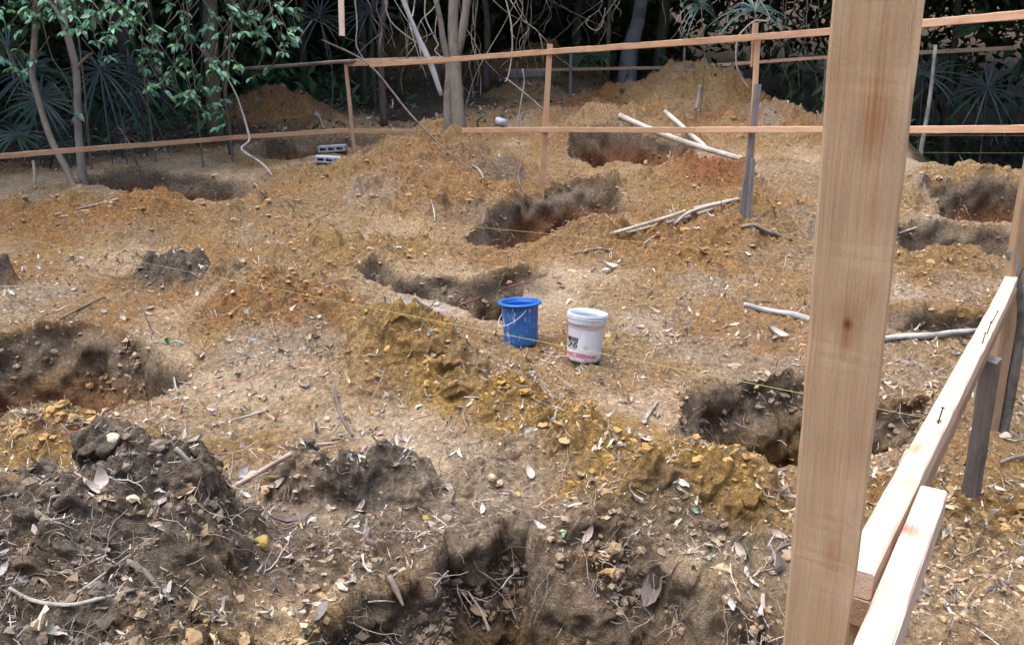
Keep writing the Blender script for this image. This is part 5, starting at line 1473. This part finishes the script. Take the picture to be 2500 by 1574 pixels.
# --- trees
def tree(pix, Ys, radii, mat, label, name='tree', n=26, group=None, limbs=(), sprays=None, wob=.12, seed=0, up=3.0, sides=12):
    """pix: photograph positions from top to foot; grows on above the frame"""
    C = [P(u, v, Y) for (u, v), Y in zip(pix, Ys)]
    foot = C[-1].copy(); foot[2] = min(foot[2], hz(foot[0], foot[1])[0]) - .15
    C[-1] = foot
    top = C[0] + (C[0] - C[1]) / np.linalg.norm(C[0] - C[1]) * up
    C = [top] + C
    root = empty(name, (foot[0], foot[1], foot[2] + .15)); tag(root, label, 'tree', group)
    loc = np.array(root.location)
    pt = Part()
    radii = [q * .74 for q in radii]
    rr = [radii[0] * .75] + list(radii)
    add_tube(pt, C, rr, sides, n, wob, seed)
    # flare at the foot
    pt.build('trunk', mat, root, loc, True)
    for i, (lp, lY, lr) in enumerate(limbs):
        q = Part(); add_tube(q, [P(u, v, Y) for (u, v), Y in zip(lp, lY)], [q * .74 for q in lr], 7, 16, wob, seed + i + 1)
        q.build('limb', mat, root, loc, True)
    return root, loc

def sprays(root, loc, centres, mat=GREENLEAF, size=.125, seed=0, cols=((.09, .23, .13), (.12, .28, .15), (.065, .18, .11), (.16, .31, .11)), name='crown', per=7, twig=True):
    """drooping fans of obovate leaves at photograph positions (u, v, Y, count)"""
    r = np.random.default_rng(900 + seed)
    ps, ds, ns, ls = [], [], [], []
    tw = Part()
    for (u, v, Y, cnt) in centres:
        c = P(u, v, Y)
        for q in range(cnt):
            o = c + r.normal(size=3) * np.array([.20, .20, .10]) * (1 if cnt > 1 else .2)
            h = r.random() * 6.28; main = np.array([math.cos(h), math.sin(h) * .7 - .35, -.45 - .3 * r.random()])
            main /= np.linalg.norm(main)
            if twig: add_tube(tw, [o - main * .30 + np.array([0, 0, .12]), o - main * .1 + [0, 0, .02], o], [.006, .003], 4, 4)
            k = r.integers(per - 2, per + 2)
            for j in range(k):
                ang = (j / max(1, k - 1) - .5) * 2.5
                sd_ = np.cross(main, [0, 0, 1]); sd_ /= np.linalg.norm(sd_)
                d = main * math.cos(ang) + sd_ * math.sin(ang) + np.array([0, 0, -.25]) + .15 * r.normal(size=3)
                ps.append(o - main * (.10 * r.random())); ds.append(d); nn = np.array([0, -.35, .9]) + .25 * r.normal(size=3); ns.append(nn); ls.append(size * (.65 + .6 * r.random()))
    ps, ds, ns, ls = map(np.array, (ps, ds, ns, ls))
    t = pick(r, len(ps), cols, [2, 2, 2, 1])
    leaf_cards(ps, ds, unit(ns), ls, ls * .42, t, mat, name, root, loc, True)
    if twig: tw.build('twigs', VINE, root, loc, True)['kind'] = 'stuff'

# left: crooked slender tree and the paler straight one
tA, lA = tree([(85, 0), (86, 60), (78, 180), (76, 182), (120, 330), (165, 420), (196, 484)], [9.6, 9.6, 9.5, 9.5, 9.4, 9.3, 9.2], [.034, .036, .038, .045, .046, .05, .056], BARK, 'slender crooked tree leaning over the left far pit', 'crooked_tree', 40, seed=1)
sprays(tA, lA, [(15, 12, 9.4, 6), (60, 8, 9.5, 5), (110, 12, 9.4, 6), (20, 45, 9.3, 2), (100, 20, 9.2, 3), (68, 52, 9.4, 1), (10, 135, 9.6, 3), (50, 165, 9.6, 1), (85, 155, 9.5, 1), (5, 150, 9.8, 3), (0, 20, 9.4, 4)], seed=1)
tB, lB = tree([(152, 20), (160, 70), (185, 170), (190, 270), (192, 330), (200, 430)], [9.9, 9.9, 9.9, 9.9, 9.9, 9.9], [.045, .048, .052, .056, .058, .072], mat_bark('smooth_bark', (.24, .205, .18), (.34, .30, .265), (.16, .135, .115), 1), 'pale smooth-barked tree beside the crooked slender one', 'young_tree', 36, limbs=[([(120, 5), (140, 30), (160, 72)], [9.9, 9.9, 9.9], [.03, .035, .04]), ([(225, 130), (205, 145), (184, 170)], [9.8, 9.85, 9.9], [.015, .02, .025])], seed=2)
sprays(tB, lB, [(150, 15, 9.6, 4), (200, 10, 9.5, 5), (235, 20, 9.5, 5), (270, 35, 9.4, 4), (135, 42, 9.4, 2), (190, 44, 9.4, 2), (290, 62, 9.4, 3), (265, 68, 9.3, 2), (315, 72, 9.3, 2), (318, 50, 9.4, 3), (255, 12, 9.5, 4), (180, 280, 9.8, 1), (300, 20, 9.4, 3)], seed=2)
# dark mossy trunk with leafy twigs in front
tC, lC = tree([(512, 0), (515, 120), (520, 200), (522, 260), (524, 330)], [12.4] * 5, [.15, .15, .14, .14, .17], mat_bark('mossy_bark', (.085, .075, .055), (.13, .115, .08), (.06, .07, .035), .8), 'dark mossy trunk with leafy twigs hanging round it', 'mossy_tree', 24, seed=3)
sprays(tC, lC, [(440, 10, 11.2, 5), (470, 25, 11.0, 4), (430, 40, 11.1, 2), (415, 68, 10.8, 2), (340, 108, 10.7, 3), (375, 100, 10.7, 3), (405, 105, 10.7, 3), (440, 118, 10.6, 3), (470, 112, 10.7, 3), (500, 110, 10.7, 3), (290, 130, 10.6, 2), (278, 142, 10.6, 1), (350, 172, 10.7, 1), (382, 165, 10.7, 2), (395, 140, 10.7, 2), (455, 155, 10.6, 2), (505, 160, 10.6, 3), (530, 170, 10.5, 2), (560, 188, 10.5, 3), (525, 185, 10.5, 2), (440, 200, 10.6, 4), (465, 185, 10.6, 2), (490, 208, 10.6, 2), (445, 230, 10.6, 2), (470, 232, 10.6, 2), (485, 250, 10.6, 3), (525, 235, 10.7, 2)], seed=3, size=.115)
tD, lD = tree([(640, -30), (600, 40), (560, 60), (545, 180), (555, 260), (560, 340)], [11.4, 11.4, 11.4, 11.4, 11.4, 11.4], [.02, .025, .03, .035, .04, .05], BARK_DARK, 'thin dark sapling whose leafy branches reach right over the forest gap', 'sapling', 26, seed=4)
sprays(tD, lD, [(550, 20, 11.2, 4), (575, 40, 11.0, 4), (560, 58, 11.0, 3), (610, 15, 11.0, 4), (650, 25, 10.9, 4), (640, 48, 10.8, 4), (670, 60, 10.9, 3), (600, 80, 10.8, 3), (580, 90, 10.8, 2), (640, 95, 10.8, 3), (670, 100, 10.8, 2), (700, 108, 10.8, 2), (720, 102, 10.7, 1), (625, 118, 10.8, 2), (690, 125, 10.8, 1), (620, 5, 11, 5), (700, 10, 10.9, 2)], seed=4, size=.12)
# thin saplings
for i, (px, Ys, rad, lab, lv) in enumerate([
    ([(470, 150), (478, 230), (485, 300), (495, 400)], 10.6, [.010, .012, .016], 'thin upright sapling with a fan of leaves in front of the mossy trunk', [(478, 245, 10.5, 2), (490, 260, 10.5, 2), (470, 240, 10.6, 1)]),
    ([(345, 60), (350, 170), (365, 280), (372, 320)], 11.0, [.010, .012, .014], 'thin upright sapling with two drooping yellowish leaves', [(368, 225, 10.9, 1), (375, 228, 10.9, 1)]),
    ([(190, 80), (205, 200), (212, 290), (222, 410)], 10.4, [.014, .016, .018], 'thin bare sapling right of the smooth-barked tree', [(190, 290, 10.3, 1)]),
    ([(100, 40), (130, 150), (170, 210), (180, 260)], 10.8, [.010, .011, .012], 'thin twisted bare sapling between the two left trees', []),
    ([(555, 180), (550, 240), (558, 300), (565, 350)], 11.0, [.018, .022, .026], 'straight thin sapling left of the shaded heap', [(540, 245, 10.9, 1), (520, 275, 10.9, 2)])]):
    t_, l_ = tree(px, [Ys] * len(px), rad, VINE, lab, 'sapling', 18, seed=20 + i, up=1.2, sides=7)
    if lv: sprays(t_, l_, lv, seed=20 + i, size=.12, twig=False)

# curved liana by the shaded heap
stick([(552, 185), (580, 240), (605, 320), (608, 345), (590, 365), (640, 400), (665, 428)], [.009, .012, .014, .015, .014, .009], VINE_PALE, 'pale S-curved liana hanging down to the rim of the left far pit', 'liana', lift=0, seed=60, Ys=[10.9, 10.7, 10.5, 10.4, 10.3, 10.0, 9.6], n=50, wob=.1, cat='vine')
# middle tree: three stems from one foot
tM, lM = tree([(1108, -10), (1105, 80), (1108, 160), (1112, 240), (1122, 345)], [10.7, 10.7, 10.65, 10.6, 10.5], [.078, .08, .085, .11, .14], mat_bark('mottled_bark', (.17, .14, .11), (.26, .225, .185), (.12, .10, .07), 1), 'grey several-stemmed tree in the middle wrapped in vines', 'middle_tree', 34, wob=.2, seed=6,
    limbs=[([(1142, -30), (1132, 60), (1118, 130), (1108, 180)], [10.75, 10.7, 10.7, 10.65], [.075, .075, .07, .06]), ([(1056, -30), (1075, 50), (1082, 100), (1096, 170), (1092, 240), (1096, 330)], [10.6, 10.6, 10.6, 10.6, 10.55, 10.5], [.045, .05, .055, .06, .07, .09])])
stick([(976, -20), (1000, 40), (1030, 110), (1060, 180), (1078, 234)], [.026, .030, .034, .026], BARK_PALE, 'dead pale stem leaning against the middle tree', 'dead_stem', lift=0, seed=61, Ys=[10.4, 10.4, 10.4, 10.4, 10.4], n=20, cat='branch')
# trunks deeper in the wood
TR = [([(940, -10), (930, 90), (930, 170), (935, 215)], 13.5, [.07, .07, .075, .09], BARK_DARK, 'slim dark grey trunk behind the leaning dead stem'),
      ([(1568, -10), (1556, 60), (1538, 120), (1530, 158)], 17.5, [.15, .16, .19, .30], mat_bark('spotted_bark', (.16, .16, .165), (.24, .24, .245), (.10, .10, .10), 1.2), 'pale spotted leaning trunk behind the far rail'),
      ([(1626, -10), (1618, 60), (1612, 120), (1606, 165)], 18.5, [.15, .15, .16, .2], mat_bark('greenish_bark', (.06, .075, .05), (.10, .115, .08), (.05, .06, .04), .6), 'straight greenish trunk right of the spotted trunk'),
      ([(1490, -10), (1486, 60), (1484, 150)], 18.0, [.05, .055, .08], BARK, 'thin grey trunk left of the spotted trunk'),
      ([(360, -10), (372, 60), (385, 130), (400, 200)], 14.5, [.06, .065, .07, .08], BARK_DARK, 'dark slim trunk deep in the left wood'),
      ([(290, 60), (310, 130), (325, 190), (338, 260)], 14.0, [.14, .15, .15, .18], BARK_DARK, 'thick dark leaning trunk deep in the left wood'),
      ([(878, -10), (884, 80), (888, 160)], 16.5, [.07, .08, .1], BARK_DARK, 'dark trunk left of the slim grey one'),
      ([(915, -10), (905, 60), (912, 150)], 15.5, [.05, .05, .06], BARK_DARK, 'thin dark trunk just behind the slim grey one'),
      ([(1415, -10), (1410, 60), (1405, 140)], 19.5, [.12, .12, .14], BARK_DARK, 'dark trunk behind the middle fence post'),
      ([(1183, -10), (1190, 70), (1186, 150)], 16.5, [.08, .08, .1], BARK_DARK, 'dark trunk just right of the middle tree'),
      ([(2340, -10), (2330, 110), (2318, 200), (2330, 300)], 16.5, [.08, .08, .08, .1], BARK_DARK, 'dark trunk in the gloom at the right'),
      ([(2190, -10), (2195, 100), (2188, 250)], 15.5, [.06, .06, .08], BARK_DARK, 'thin dark trunk right behind the tall board'),
      ([(745, -10), (738, 80), (742, 170)], 17, [.09, .09, .12], BARK_DARK, 'dark trunk behind the dark forest gap')]
for i, (px, Y, rad, m_, lab) in enumerate(TR):
    t_, l_ = tree(px, [Y] * len(px), rad, m_, lab, 'forest_tree', 20, seed=40 + i, wob=.15, up=4)

# --- hanging vines and dead twigs in front of the dark wood
rv = np.random.default_rng(77)
VSPEC = []
for (u0, u1, n_, vlo, vhi, Y0, Y1, pale) in [(960, 1090, 9, 120, 260, 10.4, 11.5, .5), (1120, 1300, 22, 90, 280, 10.5, 13.5, .45), (1300, 1480, 12, 60, 130, 13, 17, .2), (1480, 1800, 10, 40, 120, 13, 17, .2), (860, 970, 6, 60, 160, 11.5, 14, .2), (1800, 2030, 16, 60, 250, 13.5, 15.5, .25), (380, 860, 9, 20, 120, 11.5, 14, .15), (1840, 2030, 8, 150, 280, 14, 15.5, .15)]:
    for i in range(int(n_ * .7)):
        VSPEC.append((u0 + (u1 - u0) * rv.random(), vlo + (vhi - vlo) * rv.random(), Y0 + (Y1 - Y0) * rv.random(), rv.random() < pale))
for i, (u, v, Y, pale) in enumerate(VSPEC):
    nseg = 7; us = u + np.cumsum(rv.normal(size=nseg) * 9); vs = np.linspace(-40, v, nseg)
    if rv.random() < .35: us = us + np.linspace(-1, 1, nseg) * rv.normal() * 60
    C = np.array([P(a, b_, Y + .06 * rv.normal()) for a, b_ in zip(us, vs)])
    rad = .005 + .007 * rv.random() ** 2
    pt = Part(); add_tube(pt, C, [rad, rad * .8, rad * .5], 5, 26, .1, i)
    if rv.random() < .6:
        k = rv.integers(2, 5); q = C[k]; e = q + np.array([rv.normal() * .35, rv.normal() * .1, -.35 - .3 * rv.random()])
        add_tube(pt, [q, (q + e) / 2 + np.array([rv.normal() * .08, 0, 0]), e], [rad * .6, rad * .3], 4, 10, .1, i)
    o = pt.build('hanging_vine', VINE_PALE if pale else VINE, None, C[0], True)
    tag(o, 'thin pale bare vine hanging in front of the dark wood' if pale else 'thin brown bare vine hanging in front of the dark wood', 'vine', 'pale vines hanging from the trees' if pale else 'brown vines hanging from the trees')
# a few individual ones that are clear in the photograph
for i, (pix, Y, rad, lab) in enumerate([
    ([(1230, -20), (1248, 60), (1250, 130), (1240, 190), (1232, 200)], 10.6, .012, 'long pale straight vine right of the middle tree'),
    ([(1040, -20), (1038, 40), (1060, 90), (1070, 110), (1062, 125), (1090, 150)], 10.3, .010, 'kinked vine coiling against the left stem of the middle tree'),
    ([(866, -10), (872, 60), (870, 110), (890, 150)], 11.4, .011, 'curved vine left of the slim grey trunk'),
    ([(948, -20), (942, 20), (960, 60), (1010, 100), (1040, 115)], 11.0, .008, 'thin vine sweeping right toward the dead pale stem'),
    ([(1440, 40), (1432, 60), (1455, 75), (1470, 60), (1478, 20)], 14.5, .010, 'looped pale twig hanging in front of the far trunks'),
    ([(1262, 315), (1272, 250), (1280, 200), (1276, 170)], 10.4, .011, 'pale upright stem left of the middle post'),
    ([(1848, -10), (1880, 48), (1842, 52), (1810, 80), (1798, 110), (1800, 170), (1830, 220)], 12.5, .013, 'arching vine beside the middle post top')]):
    stick(pix, [rad, rad * .8], VINE_PALE, lab, 'hanging_vine', lift=0, seed=70 + i, Ys=[Y] * len(pix), n=36, sides=6, cat='vine')

# --- fan palms
def fan_palm(u, v, Y, R, n, label, seed, face=(0, -1, .4), spread=5.4, tint=(.035, .095, .075), droop=.35, width=.035, stem=None, name='fan_palm', fans=1, shifts=((0, 0, 0),)):
    r = np.random.default_rng(1200 + seed)
    c0 = P(u, v, Y)
    root = empty(name, (c0[0], c0[1], hz(c0[0], c0[1])[0])); tag(root, label, 'palm'); loc = np.array(root.location)
    for f_ in range(fans):
        c = c0 + np.array(shifts[f_ % len(shifts)], float)
        f = np.array(face, float) + .25 * r.normal(size=3); f /= np.linalg.norm(f)
        a = np.cross(f, [0, 0, 1]); a /= np.linalg.norm(a); b = np.cross(a, f)
        pt = Part()
        for i in range(n):
            th = (i / (n - 1) - .5) * spread + math.pi / 2 + .05 * r.normal()
            d = a * math.cos(th) + b * math.sin(th)
            ln = R * (.75 + .3 * r.random()); m = 7; t = np.linspace(0, 1, m)
            C = c + d[None] * (ln * t)[:, None] + f[None] * (.12 * ln * t)[:, None]; C[:, 2] -= droop * ln * t ** 2.2 * (.6 + .6 * r.random())
            W = width * .5 * np.array([.25, .7, 1, .95, .8, .5, .04])
            s = np.cross(d, f); s /= np.linalg.norm(s)
            V = np.stack([C + s * W[:, None], C - f * (W * .5)[:, None], C - s * W[:, None]], 1).reshape(-1, 3)
            F = [(k * 3 + j, k * 3 + j + 1, k * 3 + j + 4, k * 3 + j + 3) for k in range(m - 1) for j in range(2)]
            cc = np.array(tint) * .42 * (1 + .25 * r.normal())
            pt.add(V, np.array(F), tint=np.tile(np.clip(cc, .01, .6), (len(V), 1)))
        pt.build('frond', GREENLEAF, root, loc, False)
        q = Part(); g0 = np.array([c[0] + .1, c[1] + .15, loc[2] - .1]) if stem is None else np.array(stem)
        add_tube(q, [c, (c + g0) / 2 + np.array([.08, .05, .1]), g0], [.008, .012], 5, 10); q.build('stalk', VINE, root, loc, True)
    return root
fan_palm(100, 242, 10.6, .55, 22, 'dark fan palm spreading behind the crooked slender tree', 1, fans=2, shifts=((0, 0, 0), (-.35, .4, .35)), tint=(.045, .10, .10))
fan_palm(245, 170, 11.2, 1.0, 22, 'large drooping fan palm between the smooth-barked tree and the mossy trunk', 2, droop=.8, fans=2, shifts=((0, 0, 0), (.25, .3, -.1)), tint=(.035, .08, .075), spread=6.0)
fan_palm(20, 120, 10.8, .5, 20, 'fan palm at the left edge of the photo', 3, tint=(.05, .11, .07))
fan_palm(40, 330, 10.4, .4, 18, 'low fan palm in the undergrowth at the left edge', 4, tint=(.03, .09, .06), fans=2, shifts=((0, 0, 0), (.4, .2, -.1)))
fan_palm(1835, 25, 13.0, .8, 20, 'pale green fan palm fronds hanging above the middle post', 5, tint=(.14, .27, .22), droop=.9, fans=2, shifts=((.05, 0, .0), (-.75, .1, .05)), spread=3.6, face=(0, -1, .7))
fan_palm(2410, 215, 14.5, .8, 18, 'dim fan palm in the dark wood at the right', 6, tint=(.05, .11, .10), fans=2, shifts=((0, 0, 0), (-.9, .5, .25)))
fan_palm(525, 312, 12.6, .28, 16, 'small round-leaved palm seedling at the foot of the mossy trunk', 7, tint=(.02, .09, .07), fans=2, width=.05, shifts=((0, 0, 0), (-.15, 0, -.08)))
fan_palm(780, 40, 14.5, .7, 18, 'dark palm in the gap behind the hanging batten', 8, tint=(.035, .06, .06), fans=2, shifts=((0, 0, 0), (.8, .3, .1)))
fan_palm(305, 330, 10.2, .25, 14, 'small dead brown palm shoot beside the left rail', 9, tint=(.05, .025, .03), width=.03)
# low green tuft on the bank
p = G(1525, 222); fan_palm(1525, 222, p[1] - .05, .14, 16, 'small bright green tuft on the far bank', 10, tint=(.09, .17, .05), width=.03, face=(0, -1, 1), name='green_tuft')
fan_palm(1430, 135, 17.0, .35, 18, 'green bush at the foot of the far trunks', 11, tint=(.06, .17, .07), fans=3, width=.06, shifts=((0, 0, 0), (.25, .2, .05), (-.25, .1, -.05)), name='green_bush')
# pale boulders in the hollow on the right
for i, (u, v, Y, s_, lab) in enumerate([(2440, 450, 11.8, .38, 'blue-grey boulder low in the dark hollow at the right edge'), (2465, 410, 12.6, .25, 'smaller grey boulder behind the blue-grey boulder'), (2290, 385, 12.8, .25, 'dim grey boulder at the foot of the leaning pole')]):
    p = P(u, v, Y); p[2] = hz(p[0], p[1])[0] + s_ * .15
    import bmesh
    bm = bmesh.new(); bmesh.ops.create_icosphere(bm, subdivisions=4, radius=1)
    V = np.array([q.co[:] for q in bm.verts]); F = np.array([[w.index for w in f.verts] for f in bm.faces]); bm.free()
    V = V * (1 + .3 * fbm(V[:, 0] * 1.5 + i * 5, V[:, 1] * 1.5, V[:, 2] * 1.5, octaves=4, seed=i))[:, None] * s_ * np.array([1.2, 1, .8])
    tag(mesh_from('boulder', V + p, F, STONE, True, None, {'tint': ('FLOAT_COLOR', np.tile((.30, .33, .38), (len(V), 1)))}, loc=p), lab, 'boulder')
# ------------------------------------------------------------------ light
world = bpy.data.worlds.new('World'); scene.world = world; world.use_nodes = True
wn = world.node_tree
bg = wn.nodes['Background']
sky = wn.nodes.new('ShaderNodeTexSky'); sky.sky_type = 'NISHITA'; sky.sun_disc = False
SUN_EL, SUN_AZ = math.radians(74), math.radians(260)      # azimuth measured clockwise from +Y
sky.sun_elevation = SUN_EL; sky.sun_rotation = SUN_AZ
sky.air_density = 1.0; sky.dust_density = 3.0; sky.ozone_density = 1.0
wn.links.new(sky.outputs[0], bg.inputs[0])
bg.inputs[1].default_value = .15
sd = bpy.data.lights.new('sun', 'SUN'); sd.energy = 1.3; sd.angle = math.radians(65); sd.color = (1, .97, .93)
so = bpy.data.objects.new('sun', sd); COL.objects.link(so)
dirv = Vector((math.sin(SUN_AZ) * math.cos(SUN_EL), math.cos(SUN_AZ) * math.cos(SUN_EL), math.sin(SUN_EL)))
so.rotation_euler = dirv.to_track_quat('Z', 'Y').to_euler()
so.location = dirv * 30

scene.view_settings.view_transform = 'Standard'
scene.view_settings.look = 'None'
scene.view_settings.exposure = 1.62
scene.view_settings.gamma = 1.0
scene.render.engine = 'CYCLES'
scene.cycles.use_denoising = True
scene.cycles.max_bounces = 6
scene.cycles.diffuse_bounces = 3
scene.cycles.glossy_bounces = 2
scene.cycles.transparent_max_bounces = 4
